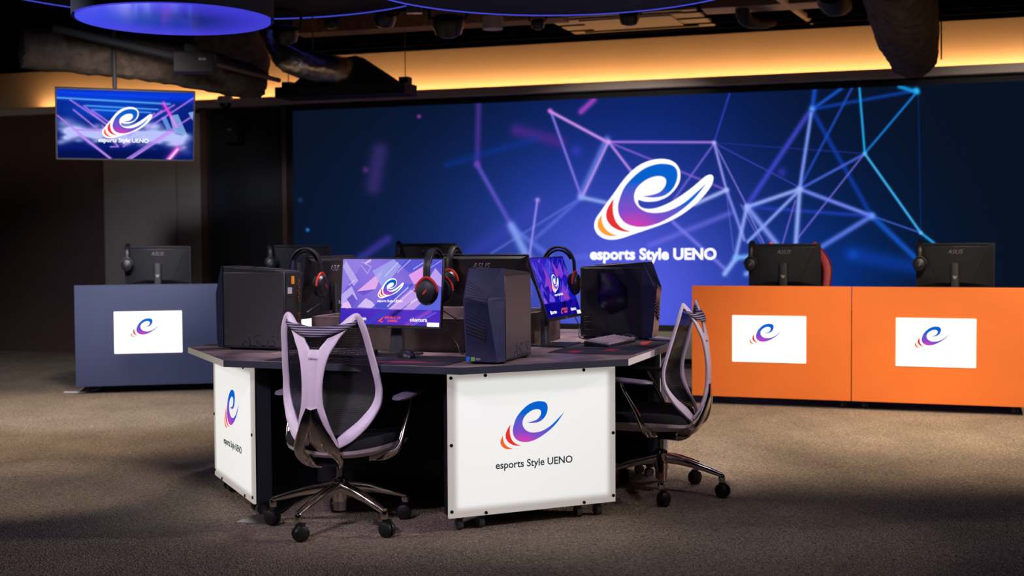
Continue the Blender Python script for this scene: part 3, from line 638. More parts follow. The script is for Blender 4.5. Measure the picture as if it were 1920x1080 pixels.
def make_tower():
    r = thing('computer_tower', (0, 0, 0)); hw = .083; H = .380; HF = .408
    MB().box((0, .03, .012+(H-.012)/2), (2*hw, .34, H-.012)).build('case', 'gunmetal', r, bevel=.004)
    # faceted bezel: front plane narrows at mid height, a facet turns back along the +x side
    ls = [(.010, -.185, .062), (.05, -.193, .060), (.27, -.215, .030), (.285, -.212, .030), (HF, -.155, .073)]
    b = MB(); vs = []; fs = []
    for z, y, xr in ls: vs += [(-hw, -.14, z), (-hw, y+.012, z), (-hw+.012, y, z), (xr, y, z), (hw, -.142, z)]
    for i in range(len(ls)-1):
        for k in range(5): fs.append((i*5+k, i*5+(k+1) % 5, (i+1)*5+(k+1) % 5, (i+1)*5+k))
    fs += [(0, 1, 2, 3, 4), tuple(range(20, 25))]
    b.add(vs, fs); bz = b.build('front_bezel', 'navyplastic', r, smooth=False, bevel=.0015)
    # slash grooves of the upper facet and slats of the lower intake
    def yb(z):
        for (z0, y0, _), (z1, y1, _) in zip(ls, ls[1:]):
            if z0 <= z <= z1: return y0+(y1-y0)*(z-z0)/(z1-z0)
        return ls[-1][1]
    g = MB()
    for i in range(6):
        z0 = .355-.013*i; z1 = .300-.004*i
        g.sweep([(-hw+.016, yb(z0)-.0005, z0), (-.02, yb((z0+z1)/2)-.0005, (z0+z1)/2), (.034, yb(z1)-.0005, z1-.006)], .0025, .003, up=(0, 1, 0), n=4, sub=1)
    g.build('slash_groove', 'matte', bz)
    g = MB(); g.box((-.022, -.205, .272), (.100, .024, .014), rot=(0, .22, 0)); g.build('ledge', 'navyplastic', bz, bevel=.002)
    g = MB(); g.prism([(-.072, .25), (-.070, .15), (.014, .095), (.022, .23)], 0, .004, mtx=Matrix.Translation((0, -.1995, 0)) @ Matrix.Rotation(PI/2, 4, 'X')); g.build('intake', 'matte', bz)
    for i in range(8):
        z0 = .250-.016*i; z1 = .228-.014*i; MB().sweep([(-.070, -.209, z0), (.018-.0*i, -.207, z1-.02)], .005, .008, up=(0, 1, 0), n=6, sub=1).build('slat', 'navyplastic', bz)
    # stickers
    s = MB(); s.box((-.068, -.1895, .022), (.018, .001, .02)); s.box((-.046, -.1895, .022), (.018, .001, .018), 1); s.box((-.022, -.1895, .022), (.022, .001, .010), 2); s.build('sticker', ['sticker', 'green', 'grey'], bz)
    # top vent / handle
    b = MB(); w_ = hw-.004; b.add([(-w_, -.14, H-.004), (w_, -.14, H-.004), (w_, .195, H-.004), (-w_, .195, H-.004), (-w_, -.14, HF), (w_, -.14, HF), (w_, .195, H+.004), (-w_, .195, H+.004)], [(0, 1, 2, 3), (4, 5, 6, 7), (0, 1, 5, 4), (1, 2, 6, 5), (2, 3, 7, 6), (3, 0, 4, 7)])
    b.build('top_cover', 'gunmetal', r, bevel=.003); b = MB(); b.box((0, .06, H+.014), (.09, .14, .008), rot=(-.07, 0, 0)); b.build('top_vent', 'matte', r, bevel=.002)
    # +x side: solid panel with letters ; -x side: smoked window and spec label
    text('lettering', 'ASUS', .20, 'faint', r, (hw+.0015, .06, .022), rot=(PI/2, 0, PI/2), depth=.0012, shear=.35, bold=-.005)
    MB().box((hw+.0008, .03, .198), (.002, .325, .352)).build('side_panel', 'sidepanel', r, bevel=.001)
    MB().box((-hw-.0008, .03, .198), (.002, .325, .352)).build('side_panel', 'navygloss', r, bevel=.001)
    b = MB(); b.prism([(.10, .35), (.02, .35), (-.06, .27), (-.06, .17), (.03, .13), (.10, .19)], 0, .002, mtx=Matrix.Translation((-hw-.0042+.002, 0, 0)) @ Matrix(((0, 0, -1, 0), (1, 0, 0, 0), (0, 1, 0, 0), (0, 0, 0, 1))))
    b.build('side_window', 'glass', r)
    b = MB(); b.box((-hw-.0025, .165, .085), (.001, .055, .09), 0)
    for i, wd in enumerate((.03, .015, .042, .025, .01, .045)): b.box((-hw-.0033, .182-wd/2, .118-.0135*i), (.0006, wd, .0022), 1)
    b.box((-hw-.0033, .178, .018), (.0006, .018, .005), 1)
    b.build('spec_label', ['matte', 'grey'], r)
    # rear
    rr = MB(); rr.box((0, .201, .195), (.14, .002, .345)); rp = rr.build('rear_plate', 'matte', r)
    q = MB(); q.box((.005, .203, .34), (.028, .002, .038)); q.build('sticker', 'yellow', rp); q = MB(); q.box((.035, .203, .29), (.04, .002, .03)); q.build('sticker', 'whitep', rp)
    q = MB()
    for i in range(7): q.box((-.05+.008*(i % 2), .204, .335-.016*i), (.012, .006, .010))
    for i in range(4): q.box((-.045, .204, .175-.014*i), (.022, .006, .008))
    q.build('port', 'gold', rp)
    for fx in (-1, 1):
        for fy in (-.12, .17): MB().box((fx*.06, fy, .006), (.03, .03, .012)).build('foot', 'rubber', r)
    return r

def make_keyboard(keys=True):
    r = thing('keyboard', (0, 0, 0))
    MB().add([(-.18, -.067, 0), (.18, -.067, 0), (.18, .067, 0), (-.18, .067, 0), (-.18, -.067, .012), (.18, -.067, .012), (.18, .067, .028), (-.18, .067, .028)],
             [(0, 1, 2, 3), (4, 5, 6, 7), (0, 1, 5, 4), (1, 2, 6, 5), (2, 3, 7, 6), (3, 0, 4, 7)]).build('case', 'black', r, bevel=.003)
    for j in range(5):
        y = -.052+.0235*j; z = .012+.016*(y+.067)/.134
        xs = []; x = -.172
        while x < .165:
            wd = .0215
            if j == 0 and -.09 < x < -.05: wd = .12
            xs.append((x, wd)); x += wd
        for (x, wd) in xs:
            k = MB(); a = wd/2-.0018; c = a-.0030; h = .0095
            k.add([(-a, -.0095, 0), (a, -.0095, 0), (a, .0095, 0), (-a, .0095, 0), (-c, -.0070, h), (c, -.0070, h), (c, .0085, h), (-c, .0085, h)],
                  [(0, 1, 2, 3), (4, 5, 6, 7), (0, 1, 5, 4), (1, 2, 6, 5), (2, 3, 7, 6), (3, 0, 4, 7)])
            k.build('key', 'key', r, (x+wd/2, y, z), (.12, 0, 0), smooth=False)
    return r
def make_mouse():
    r = thing('mouse', (0, 0, 0))
    b = MB(); prof = []
    n1, n2 = 18, 20; vs = []; fs = []
    for i in range(n1+1):
        t = i/n1; y = -.062+.124*t; wd = .033*math.sin(PI*min(.98, max(.02, t)))**.35*(1-.12*math.exp(-((t-.5)/.2)**2)); hh = .038*math.sin(PI*(.04+.93*t)**.85)**.75
        for k in range(n2): a = PI*k/(n2-1); vs.append((-wd*math.cos(a), y, max(0, hh*math.sin(a)**.8)))
    for i in range(n1):
        for k in range(n2-1): fs.append((i*n2+k, i*n2+k+1, (i+1)*n2+k+1, (i+1)*n2+k))
        fs.append((i*n2, (i+1)*n2, (i+1)*n2+n2-1, i*n2+n2-1))
    fs += [tuple(range(n2)), tuple(range(n1*n2, n1*n2+n2))]
    b.add(vs, fs); b.build('shell', 'black', r)
    MB().lathe([(.009, -.004), (.010, 0), (.009, .004)], 16, mtx=Matrix.Translation((0, .035, .026)) @ Matrix.Rotation(PI/2, 4, 'Y')).build('wheel', 'rubber', r)
    MB().sweep([(0, .061, .006), (.01, .09, .004), (-.02, .16, .003), (.03, .24, .003)], .004, n=6).build('cord', 'cable', r)
    return r
def pad_mat():
    m = bpy.data.materials.new('printed_cloth'); m.use_nodes = True; nt = m.node_tree; b = nt.nodes['Principled BSDF']; b.inputs['Roughness'].default_value = .75
    tc = nt.nodes.new('ShaderNodeTexCoord'); mp = nt.nodes.new('ShaderNodeMapping'); mp.inputs['Rotation'].default_value = (0, 0, .5); mp.inputs['Scale'].default_value = (2.2, 7, 1)
    mp.inputs['Location'].default_value = (.35, .2, 0)
    n = nt.nodes.new('ShaderNodeTexNoise'); n.inputs['Scale'].default_value = 1.3; n.inputs['Detail'].default_value = 2
    r = nt.nodes.new('ShaderNodeValToRGB'); e = r.color_ramp.elements; e[0].position = .60; e[0].color = rgb(34, 30, 42); e[1].position = .70; e[1].color = rgb(200, 36, 44)
    nt.links.new(tc.outputs['Object'], mp.inputs[0]); nt.links.new(mp.outputs[0], n.inputs['Vector']); nt.links.new(n.outputs['Fac'], r.inputs[0]); nt.links.new(r.outputs[0], b.inputs['Base Color'])
    return m
M['pad'] = pad_mat()

def place(o, lx, ly, z, rl, k):   # station frame (front side) turned k quarter turns about the desk
    R = Matrix.Rotation(k*PI/2, 2); p = R @ Vector((lx, ly)); o.location = T(p.x, p.y, z); o.rotation_euler = (0, 0, TH + k*PI/2 + rl)
side = ['near side of the island', 'right side of the island', 'far side of the island', 'left side of the island']
mon, mh = make_monitor(False); mon2, mh2 = make_monitor(True)
hs0 = make_headset(); hsd = make_headset('black'); tw0 = make_tower(); kb0 = make_keyboard(); ms0 = make_mouse()
pd0 = MB().box((0, 0, .0015), (.86, .41, .003)).build('mouse_pad', 'pad', bevel=.001)
GR = {'monitor': 'island monitors', 'headset': 'headsets hung on the island monitors', 'tower': 'computer towers on the island', 'keyboard': 'island keyboards', 'mouse': 'island mice', 'pad': 'island desk pads'}
lab = {
 'monitor': ['black monitor showing a bright violet wallpaper on the near side of the island', 'tilted monitor with wallpaper painted darker and bluer for the oblique view beside the right tower', 'monitor seen from behind with its dark rear cover just behind the middle tower', 'monitor turned away at the left of the island behind the leftmost tower'],
 'headset': ['black and red headset hung over the right corner of the bright violet monitor', 'black and red headset hung on the top of the oblique blue monitor', 'headset hung over the corner of the monitor seen from behind on the island', 'black headset with orange-red yokes hanging beside the leftmost tower'],
 'tower': ['faceted dark tower with blue slatted front standing at the front edge of the desk', 'black tower with smoked side window and white spec lines behind the right keyboard', 'tower at the far corner, only its top edge showing above the bright monitor', 'large black tower with ports and an orange sticker at the left end of the desk'],
 'keyboard': ['black keyboard seen through the mesh back of the near chair', 'keyboard with pinkish-grey keys on the dark pad in front of the right tower', '', 'keyboard on the left edge of the desk behind the leftmost tower'],
 'mouse': ['black mouse on the red printed pad below the bright monitor', 'grey mouse beside the keyboard in front of the right tower', '', ''],
 'pad': ['long dark desk pad printed with red at the near side of the desk', 'long dark desk pad under the right keyboard', '', 'desk pad at the left side of the desk behind the leftmost tower']}
def put(kind, src, k, lx, ly, z, rl=0, skip=(), first=[]):
    o = src if (kind, id(src)) not in first else copy_tree(src, None, skip); first.append((kind, id(src)))
    tag(o, lab[kind][k], {'tower': 'computer', 'pad': 'mouse pad'}.get(kind, kind), GR[kind]); place(o, lx, ly, z, rl, k)
    if kind == 'headset': o.scale = (1.1, 1.0, 1.08)
    return o
m0 = put('monitor', mon, 0, .052, -.70, HT, -.10)
m2 = put('monitor', mon, 2, .02, -.66, HT, 0); m3 = put('monitor', mon, 3, -.02, -.66, HT, 0)
m1 = put('monitor', mon2, 1, .03, -.60, HT, 0); mh2.rotation_euler = (math.radians(-19), 0, 0)
for k, (lx, ly) in enumerate(((.285, -.745), (.275, -.545), (.20, -.675), (.235, -.65))): 
    put('headset', hs0, k, lx, ly, HT+.312, .0)
for k, (lx, ly) in enumerate(((.612, -.80), (.56, -.80), (.56, -.77), (.575, -.735))): put('tower', tw0, k, lx, ly, HT, 0)
put('pad', pd0, 0, .05, -.905, HT); put('pad', pd0, 1, .05, -.905, HT); put('pad', pd0, 3, .05, -.905, HT)
put('keyboard', kb0, 0, -.17, -.83, HT+.003, .05); put('keyboard', kb0, 1, .14, -.86, HT+.003, -.12)
put('keyboard', kb0, 3, -.05, -.9, HT+.003, 0, skip=('key',))
put('mouse', ms0, 0, .175, -.82, HT+.003, .9); put('mouse', ms0, 1, .46, -.86, HT+.003, .2)

# ------------------------------------------------------------------ mesh-back chair
def make_chair():
    r = thing('office_chair', (0, 0, 0))
    # five-star base, chair faces +y
    MB().lathe([(.030, .115), (.036, .13), (.034, .20), (.030, .215), (.020, .222)], 24).build('hub', 'chrome', r)
    for i in range(5):
        a = math.radians(-96+72*i); d = Vector((math.cos(a), math.sin(a), 0)); n = Vector((-d.y, d.x, 0))
        MB().sweep([d*.02+Vector((0, 0, .178)), d*.12+Vector((0, 0, .163)), d*.22+Vector((0, 0, .138)), d*.305+Vector((0, 0, .112))], [.052, .044, .036, .030], [.052, .040, .030, .024], up=(0, 0, 1), n=14, power=3).build('leg', 'chrome', r)
        c = MB(); p = d*.305
        c.lathe([(.004, .118), (.014, .112), (.017, .098), (.014, .080)], 16, mtx=Matrix.Translation(p))
        cc = c.build('caster', 'chrome', r)
        q = p + n*.012; ax = n*1.0 if i % 2 else (n+d*.5).normalized()
        wb = MB()
        for s in (-1, 1):
            m = Matrix.Translation(q+Vector((0, 0, .035))) @ ax.to_track_quat('Z', 'Y').to_matrix().to_4x4()
            wb.lathe([(.022, s*.026), (.031, s*.022), (.035, s*.012), (.035, s*.004)], 24, mtx=m)
        wb.box(q+Vector((0, 0, .058)), (.03, .03, .035)); wb.build('wheel', 'rubber', cc)
    MB().lathe([(.028, .075), (.030, .115)], 20).build('column_foot', 'silver', r)
    MB().lathe([(.014, .215), (.014, .285)], 20).build('gas_lift', 'silver', r)
    # mechanism and chrome bracket
    b = MB(); b.box((0, .02, .30), (.16, .22, .045)); b.build('mechanism', 'matte', r, bevel=.012)
    b = MB()
    for s in (-1, 1):
        b.sweep([(s*.010, -.238, .545), (s*.035, -.236, .47), (s*.080, -.205, .375), (s*.082, -.160, .325), (s*.060, -.09, .292), (s*.04, 0, .285)], [.036, .050, .054, .052, .046, .035], [.018, .022, .024, .022, .020, .02], up=(0, 1, -.35), n=14, power=3)
    b.sweep([(0, -.235, .51), (0, -.205, .41), (0, -.14, .35)], [.05, .07, .05], [.012, .010, .012], n=10)
    b.build('back_bracket', 'chrome', r)
    # seat
    n = 26; b = MB(); vs = []; fs = []
    def seatring(sx, sy0, sy1, z, dz):
        out = []
        for i in range(n*2):
            a = PI*i/n; x = math.copysign(abs(math.cos(a))**.62, math.cos(a))*sx; yy = math.copysign(abs(math.sin(a))**.62, math.sin(a))
            y = (sy0+sy1)/2 + yy*(sy1-sy0)/2
            out.append((x, y, z + dz*(abs(x)/sx)**2 - .018*max(0, (y-.17)/.12)**2*1.0))
        return out
    def layers(L, name, m):
        b = MB(); vs = []; fs = []; k = 2*n
        for l in L: vs += seatring(*l)
        for j in range(len(L)-1):
            for i in range(k): fs.append((j*k+i, j*k+(i+1) % k, (j+1)*k+(i+1) % k, (j+1)*k+i))
        fs += [tuple(reversed(range(k))), tuple(range((len(L)-1)*k, len(L)*k))]
        b.add(vs, fs); return b.build(name, m, r)
    layers([(.12, -.05, .20, .318, .0), (.20, -.12, .27, .322, .012), (.236, -.148, .302, .338, .022), (.243, -.152, .308, .352, .026)], 'seat_shell', 'shell')
    layers([(.241, -.151, .307, .353, .026), (.246, -.154, .312, .370, .028), (.240, -.148, .306, .392, .026), (.20, -.11, .27, .405, .014), (.10, -.02, .16, .407, .003)], 'seat', 'fabric')
    # arms
    for s in (-1, 1):
        MB().sweep([(s*.15, .00, .315), (s*.225, .01, .325), (s*.272, .03, .36), (s*.285, .065, .44), (s*.290, .12, .535), (s*.288, .135, .568)], [.040, .036, .030, .026, .022, .022], [.018, .018, .020, .018, .014, .014], up=(s, 0, .2), n=12, power=2.5).build('arm_post', 'chrome', r)
        MB().sweep([(s*.288, -.02, .574), (s*.290, .03, .577), (s*.286, .13, .584), (s*.275, .22, .590), (s*.262, .26, .590)], [.045, .080, .078, .062, .035], [.012, .024, .024, .020, .012], up=(0, 0, 1), n=14, power=2.4).build('arm_pad', 'armpad', r)
    # back: two leaves that share a spine
    prof = [(.922, -.137), (.87, -.125), (.80, -.105), (.72, -.083), (.65, -.064), (.585, -.057), (.53, -.070), (.47, -.106), (.42, -.146), (.385, -.166)]
    def yside(z):
        P2 = prof[::-1]
        for (z0, y0), (z1, y1) in zip(P2, P2[1:]):
            if z0 <= z <= z1: return y0+(y1-y0)*(z-z0)/(z1-z0)
        return P2[-1][1] if z > .9 else P2[0][1]
    half = [(.174, .922), (.193, .87), (.205, .79), (.215, .72), (.223, .65), (.225, .60), (.214, .545), (.177, .480), (.126, .425), (.074, .386)]
    b = MB()
    for s in (-1, 1):
        side = [(s*x, yside(z), z) for x, z in half][::-1]; sw_ = [.040, .054, .050, .040, .033, .031, .031, .030, .030, .028]; st2 = [.018, .018, .018, .017, .016, .016, .016, .016, .016, .014]
        arm = [(s*.160, -.142, .931), (s*.134, -.160, .906), (s*.100, -.180, .866), (s*.070, -.198, .820), (s*.044, -.212, .775), (s*.029, -.224, .70), (s*.025, -.230, .63), (s*.028, -.230, .56), (s*.045, -.222, .49), (s*.062, -.200, .425), (s*.072, -.172, .385)]
        b.sweep(side + arm, sw_ + [.028, .036, .042, .048, .056, .050, .046, .048, .052, .050, .036], st2 + [.013, .012, .012, .012, .013, .014, .015, .015, .015, .014, .014], up=(s*.12, 1, 0), n=14, power=3.4)
    b.sweep([(0, -.207, .792), (0, -.216, .76), (0, -.224, .70), (0, -.230, .63), (0, -.230, .56), (0, -.226, .52)], [.040, .060, .050, .046, .046, .030], [.010, .013, .0145, .0145, .0145, .012], up=(0, 1, 0), n=14, power=3.6)
    bf = b.build('back_frame', 'frame', r)
    text('lettering', 'Sabrina', .042, 'grey', bf, (0, -.2262, .752), rot=(PI/2, 0, 0), depth=.0006, shear=.4)
    # woven mesh
    b = MB(); nx, nz = 30, 44; vs = []; fs = []; mz = [p[1] for p in half][::-1]; mx = [p[0] for p in half][::-1]
    for j in range(nz+1):
        t = j/nz; z = .42+(.912-.42)*t; xh = float(np.interp(z, mz, mx))-.006
        for i in range(nx+1):
            u = -1+2*i/nx; sag = (1-u*u)
            y = yside(z)+.004 + sag*(.018-.07*max(0, (z-.80)/.13)**1.5) + .028*sag*math.exp(-((z-.60)/.10)**2)
            zz = z - sag*.045*max(0, (z-.75)/.175)
            vs.append((xh*u, y, zz))
    for j in range(nz):
        for i in range(nx): fs.append((j*(nx+1)+i, j*(nx+1)+i+1, (j+1)*(nx+1)+i+1, (j+1)*(nx+1)+i))
    b.add(vs, fs); o = b.build('back_mesh', 'mesh', r, recalc=False); so = o.modifiers.new('solid', 'SOLIDIFY'); so.thickness = .0015
    # rolled top edge
    b = MB(); rows = []
    for j in range(9):
        a = -.5+2.3*j/8
        rows.append([((.172-.004)*u, -.137+(1-u*u)*-.045 - .034*math.sin(a)*(.5+.5*(1-u*u)), .912-(1-u*u)*.050+.034*math.cos(a)*(.45+.55*(1-u*u))-.01) for u in [-1+2*i/24 for i in range(25)]])
    vs = [p for rr in rows for p in rr]; fs = [(j*25+i, j*25+i+1, (j+1)*25+i+1, (j+1)*25+i) for j in range(8) for i in range(24)]
    b.add(vs, fs); o = b.build('mesh_roll', 'rollmesh', r, recalc=False); so = o.modifiers.new('solid', 'SOLIDIFY'); so.thickness = .002
    return r
def rollm():
    m = mat('rolled_mesh', rgb(60, 56, 74), .6); nt = m.node_tree; b = nt.nodes['Principled BSDF']; tc = nt.nodes.new('ShaderNodeTexCoord')
    wv = nt.nodes.new('ShaderNodeTexWave'); wv.bands_direction = 'Z'; wv.inputs['Scale'].default_value = 32; nt.links.new(tc.outputs['Object'], wv.inputs['Vector'])
    r = nt.nodes.new('ShaderNodeValToRGB'); r.color_ramp.elements[0].color = rgb(14, 14, 20); r.color_ramp.elements[1].color = rgb(150, 138, 165)
    r.color_ramp.elements[0].position = .4; r.color_ramp.elements[1].position = .75
    nt.links.new(wv.outputs['Fac'], r.inputs[0]); nt.links.new(r.outputs[0], b.inputs['Base Color']); return m
M['rollmesh'] = rollm()
ch = make_chair(); ch.location = (-.757, 5.585, 0); ch.rotation_euler = (0, 0, TH-.02)
tag(ch, 'pale-framed mesh office chair seen from behind at the near side of the desk', 'chair', 'mesh office chairs at the island')
ch2 = copy_tree(ch); ch2.location = (.728, 6.28, 0); ch2.rotation_euler = (0, 0, TH+PI/2+.02)
tag(ch2, 'pale-framed mesh office chair seen from its side at the right side of the desk', 'chair', 'mesh office chairs at the island')

# ------------------------------------------------------------------ side counters
def make_counter(colm, wd=1.17):
    r = thing('counter', (0, 0, 0)); H = .892; zb = .062; d = .62      # front faces -y, origin front left on the floor
    MB().box((wd/2, .012, (H+zb)/2), (wd-.004, .024, H-zb)).build('front_panel', colm, r, bevel=.0015)
    b = MB(); b.box((.012, d/2+.024, .39), (.022, d, .65)); b.box((wd-.012, d/2+.024, .39), (.022, d, .65)); b.build('side_board', 'dark_board', r)
    MB().box((wd/2, d/2+.03, .735), (wd-.006, d, .03)).build('worktop', 'stone', r, bevel=.0015)
    return r
M['sign'] = panel_mat('backlit_sign', .55, .345, .012, (1.5, 1.46, 1.36, 1), (1.35, 1.3, 1.2, 1))
def add_sign(r, x, wd=.54, hh=.345, z=.50):
    pn = MB().box((0, 0, 0), (wd, .004, hh)).build('lit_sign', 'sign', r, (x, -.0015, z))
    logo('logo', .245, pn, (-.02, -.0025, .035), aspect=.80)
    text('lettering', 'esports Style UENO', .29, 'signtext', pn, (-.01, -.0025, -.105), bold=.0)
def add_casters(r, xs):
    for x in xs:
        for y in (.10, .56):
            c = MB(); c.box((x, y, .055), (.04, .04, .012)); c.cyl((x-.012, y+.005, .026), (x+.012, y+.005, .026), .026, 16); c.cyl((x+.022, y+.005, .026), (x+.03, y+.005, .026), .026, 16); c.build('caster', 'caster', r)
co = make_counter('orange'); add_sign(co, .578); add_casters(co, (.08, 1.10))
OA = math.atan2(-.395, 1.093)
o0 = Vector((1.354, 9.69, 0)); ou = Vector((math.cos(OA), math.sin(OA), 0))
co.location = o0; co.rotation_euler = (0, 0, OA)
tag(co, 'orange fronted counter with a backlit white logo sign, left one beside the mesh chair', 'counter', 'orange counters before the LED wall')
c2 = copy_tree(co); c2.location = o0+ou*1.172; tag(c2, 'orange fronted counter farther right, past the seam, with its own lit sign', 'counter', 'orange counters before the LED wall')
cb = make_counter('blue'); add_sign(cb, .58); add_casters(cb, (.08, 1.10))
BA = math.radians(11.3); bu = Vector((math.cos(BA), math.sin(BA), 0)); b0 = Vector((-3.57, 10.475, 0))
blab = ['dusty blue counter with a backlit white logo sign at the left side of the room', 'blue counter whose lit sign peeks out between the leftmost tower and the island', 'blue counter hidden mostly behind the middle of the island, farthest of the blue ones']
for i in range(3):
    q = cb if i == 0 else copy_tree(cb); q.location = b0+bu*(1.172*i); q.rotation_euler = (0, 0, BA); tag(q, blab[i], 'counter', 'blue counters along the back')
bn = Vector((-bu.y, bu.x, 0)); on = Vector((-ou.y, ou.x, 0))
# monitors on the counters: backs to the camera
sp = [(b0+bu*.64+bn*.36, BA, 1.205), (b0+bu*(1.172+.66)+bn*.36, BA, 1.205), (b0+bu*(2.344+.60)+bn*.40, BA, 1.215), (o0+ou*.64+on*.36, OA, 1.203), (o0+ou*(1.172+.70)+on*.36, OA, 1.203)]
mlab = ['monitor seen from behind on the first blue counter in front of the taupe wall', 'monitor seen from behind on the second blue counter, above the leftmost tower', 'monitor seen from behind on the third blue counter, behind the bright island screen', 'monitor seen from behind on the left orange counter', 'monitor seen from behind on the right orange counter']
hlab = ['dark headset hung on the left corner of the monitor on the first blue counter', 'dark headset hung on the monitor above the leftmost tower', 'dark headset hung on the monitor behind the bright island screen', 'dark headset hung on the left corner of the monitor on the left orange counter', 'dark headset hung on the monitor on the right orange counter']
for i, (p, an, zt) in enumerate(sp):
    q = copy_tree(mon, None, skip=('screen', 'logo', 'lettering', 'emblem')) if False else copy_tree(mon)
    q.location = Vector((p.x, p.y, .75)); q.rotation_euler = (0, 0, an+PI)
    dz = zt-(.75+.287+.161)
    for c in q.children:
        n_ = c.name.split('.')[0]
        if n_ == 'housing': c.location = (0, -.005, .287+dz); c.rotation_euler = (math.radians(-4), 0, 0)
        if n_ == 'stand_post': c.scale = (1, 1, 1+dz/.30)
    tag(q, mlab[i], 'monitor', 'monitors on the side counters')
    h = copy_tree(hsd) if i else hsd; u_ = Vector((math.cos(an), math.sin(an), 0)); h.location = Vector((p.x, p.y, zt-.145)) - u_*.245 + Vector((-u_.y, u_.x, 0))*.0
    h.rotation_euler = (0, 0, an); tag(h, hlab[i], 'headset', 'headsets on the side counters')
# port strip lights on rear of monitors are part of the prototype's housing

# gaming chair behind the left orange counter
def gaming_chair():
    r = thing('gaming_chair', (0, 0, 0), 0, 'black and red gaming chair mostly hidden behind the left orange counter', 'chair')
    b = MB(); b.sweep([(0, .0, .48), (0, .02, .75), (0, .05, .98), (0, .08, 1.15)], [.42, .50, .52, .30], [.10, .09, .08, .07], n=16, power=3.5, up=(0, 1, 0)); b.build('backrest', 'fabric', r)
    for s in (-1, 1):
        MB().sweep([(s*.215, -.03, .52), (s*.255, -.03, .80), (s*.265, .0, 1.02), (s*.165, .04, 1.20)], [.05, .07, .08, .05], [.11, .11, .10, .08], n=12, power=3, up=(0, 1, 0)).build('bolster', 'redleather', r)
    MB().box((0, -.25, .45), (.5, .5, .10)).build('seat', 'black', r, bevel=.03)
    MB().cyl((0, -.22, .1), (0, -.22, .41), .03).build('gas_lift', 'matte', r)
    for i in range(5):
        a = 2*PI*i/5; MB().sweep([(0, -.22, .12), (.3*math.cos(a), -.22+.3*math.sin(a), .075)], .05, .04, n=8, up=(0, 0, 1)).build('leg', 'black', r)
        MB().ball((.3*math.cos(a), -.22+.3*math.sin(a), .03), .03).build('caster', 'rubber', r)
    return r
gc = gaming_chair(); gc.location = o0+ou*.62+on*1.0-Vector((0, 0, .0)); gc.rotation_euler = (0, 0, OA+.12)

# ------------------------------------------------------------------ hanging television
tv = thing('television', P(236, 234, 9.6)); tv.rotation_euler = (math.radians(12), 0, 0)
tv.rotation_euler = Euler((math.radians(9), 0, 0)).to_matrix().to_euler()
tv.matrix_world = Matrix.Translation(P(237, 235, 9.6)) @ Matrix.Rotation(math.radians(20), 4, 'Z') @ Matrix.Rotation(math.radians(15), 4, 'X')
tag(tv, 'flat television hung from the ceiling at upper left showing neon beams and a swirl logo', 'television')
tw, th_ = 1.0, .535
MB().box((0, .02, 0), (tw, .04, th_)).build('housing', 'matte', tv, bevel=.003)
def tvpic(u, v, pos):
    # photo layout of the picture, 1584x1080 crop units, the screen spans x -250..1500, y 60..1030
    x = -270+u*1770; y = 70+v*955
    c = np.zeros(x.shape+(3,)) + np.array((6, 26, 112))/255.
    c += np.exp(-((y-120)/90)**2)[..., None]*np.array((0, 30, 110))/255.
    c += (np.exp(-((y-350)/150)**2)*np.exp(-((x-450)/700)**2))[..., None]*np.array((4, 44, 90))/255.
    rs = np.random.RandomState(3)
    cl = np.zeros(x.shape)
    for i in range(150):
        cx, cy = rs.uniform(-250, 1450), rs.normal(680, 75)+(0); sz = rs.uniform(15, 60)
        cy += max(0, (cx-900))*.16
        cl += rs.uniform(.12, .5)*np.exp(-((x-cx)/(sz*2.0))**2-((y-cy)/sz)**2)
    k = np.clip(cl, 0, 1)[..., None]; c = c*(1-k)+np.array((185, 195, 250))/255.*k
    for pts, cc in (([(1070,430),(1130,410),(1210,590),(1150,600)], (120,165,240)), ([(1180,400),(1290,375),(1420,670),(1240,640)], (150,190,244)), ([(1430,350),(1500,330),(1490,460)], (150,200,250))):
        m = poly(x, y, pts); c[m] = c[m]*.2+np.array(cc)/255.*.8
    def q(L, wd, cl_, a=1.):
        nonlocal c
        c = over(c, seg(x, y, *L), wd*2.4, cl_, a*.35); c = over(c, seg(x, y, *L), wd, cl_, a)
    q((-270,110,1150,150), 6, (20,80,210), .7); q((-270,190,1180,232), 9, (90,180,252)); q((100,288,1030,314), 7, (90,175,252)); q((190,342,935,360), 6, (90,175,252))
    V = (190,130,245)
    for L in ((-100,215,380,555),(70,292,460,640),(165,345,400,520),(-60,350,240,610),(-270,430,420,1035),(1240,245,840,510),(1515,125,880,590),(1080,325,640,700),(980,370,700,600),(1480,400,600,1040),(300,560,505,850),(505,850,410,858),(575,850,700,760),(-20,628,290,632)): q(L, 7, V)
    q((660,1030,1220,620), 11, (200,150,250)); q((420,1035,0,690), 10, (200,150,250))
    q((1100,215,1270,550), 9, (255,130,240)); q((1100,240,1190,370), 16, (225,60,220), .8); q((1160,1035,1290,870), 26, (250,80,225)); q((1175,1035,1290,880), 12, (255,215,252))
    dk = (.75*smooth(860, 960, y)*np.clip(1-(x-1000)/300, 0, 1))[..., None]; ln = c.max(-1, keepdims=True) < .62
    c = np.where(ln, c*(1-dk)+np.array((3, 14, 70))/255.*dk, c)
    return c
display('screen', [(-tw/2+.012, -.001, th_/2-.012), (tw/2-.012, -.001, th_/2-.012), (tw/2-.012, -.001, -th_/2+.014), (-tw/2+.012, -.001, -th_/2+.014)], 520, 280, tvpic, tv)
logo('logo', .33, tv, (.003, -.0015, .015), outline=True, aspect=.80)
text('lettering', 'esports Style UENO', .36, 'whitelit', tv, (-.02, -.002, -.128), bold=.02, depth=.001)
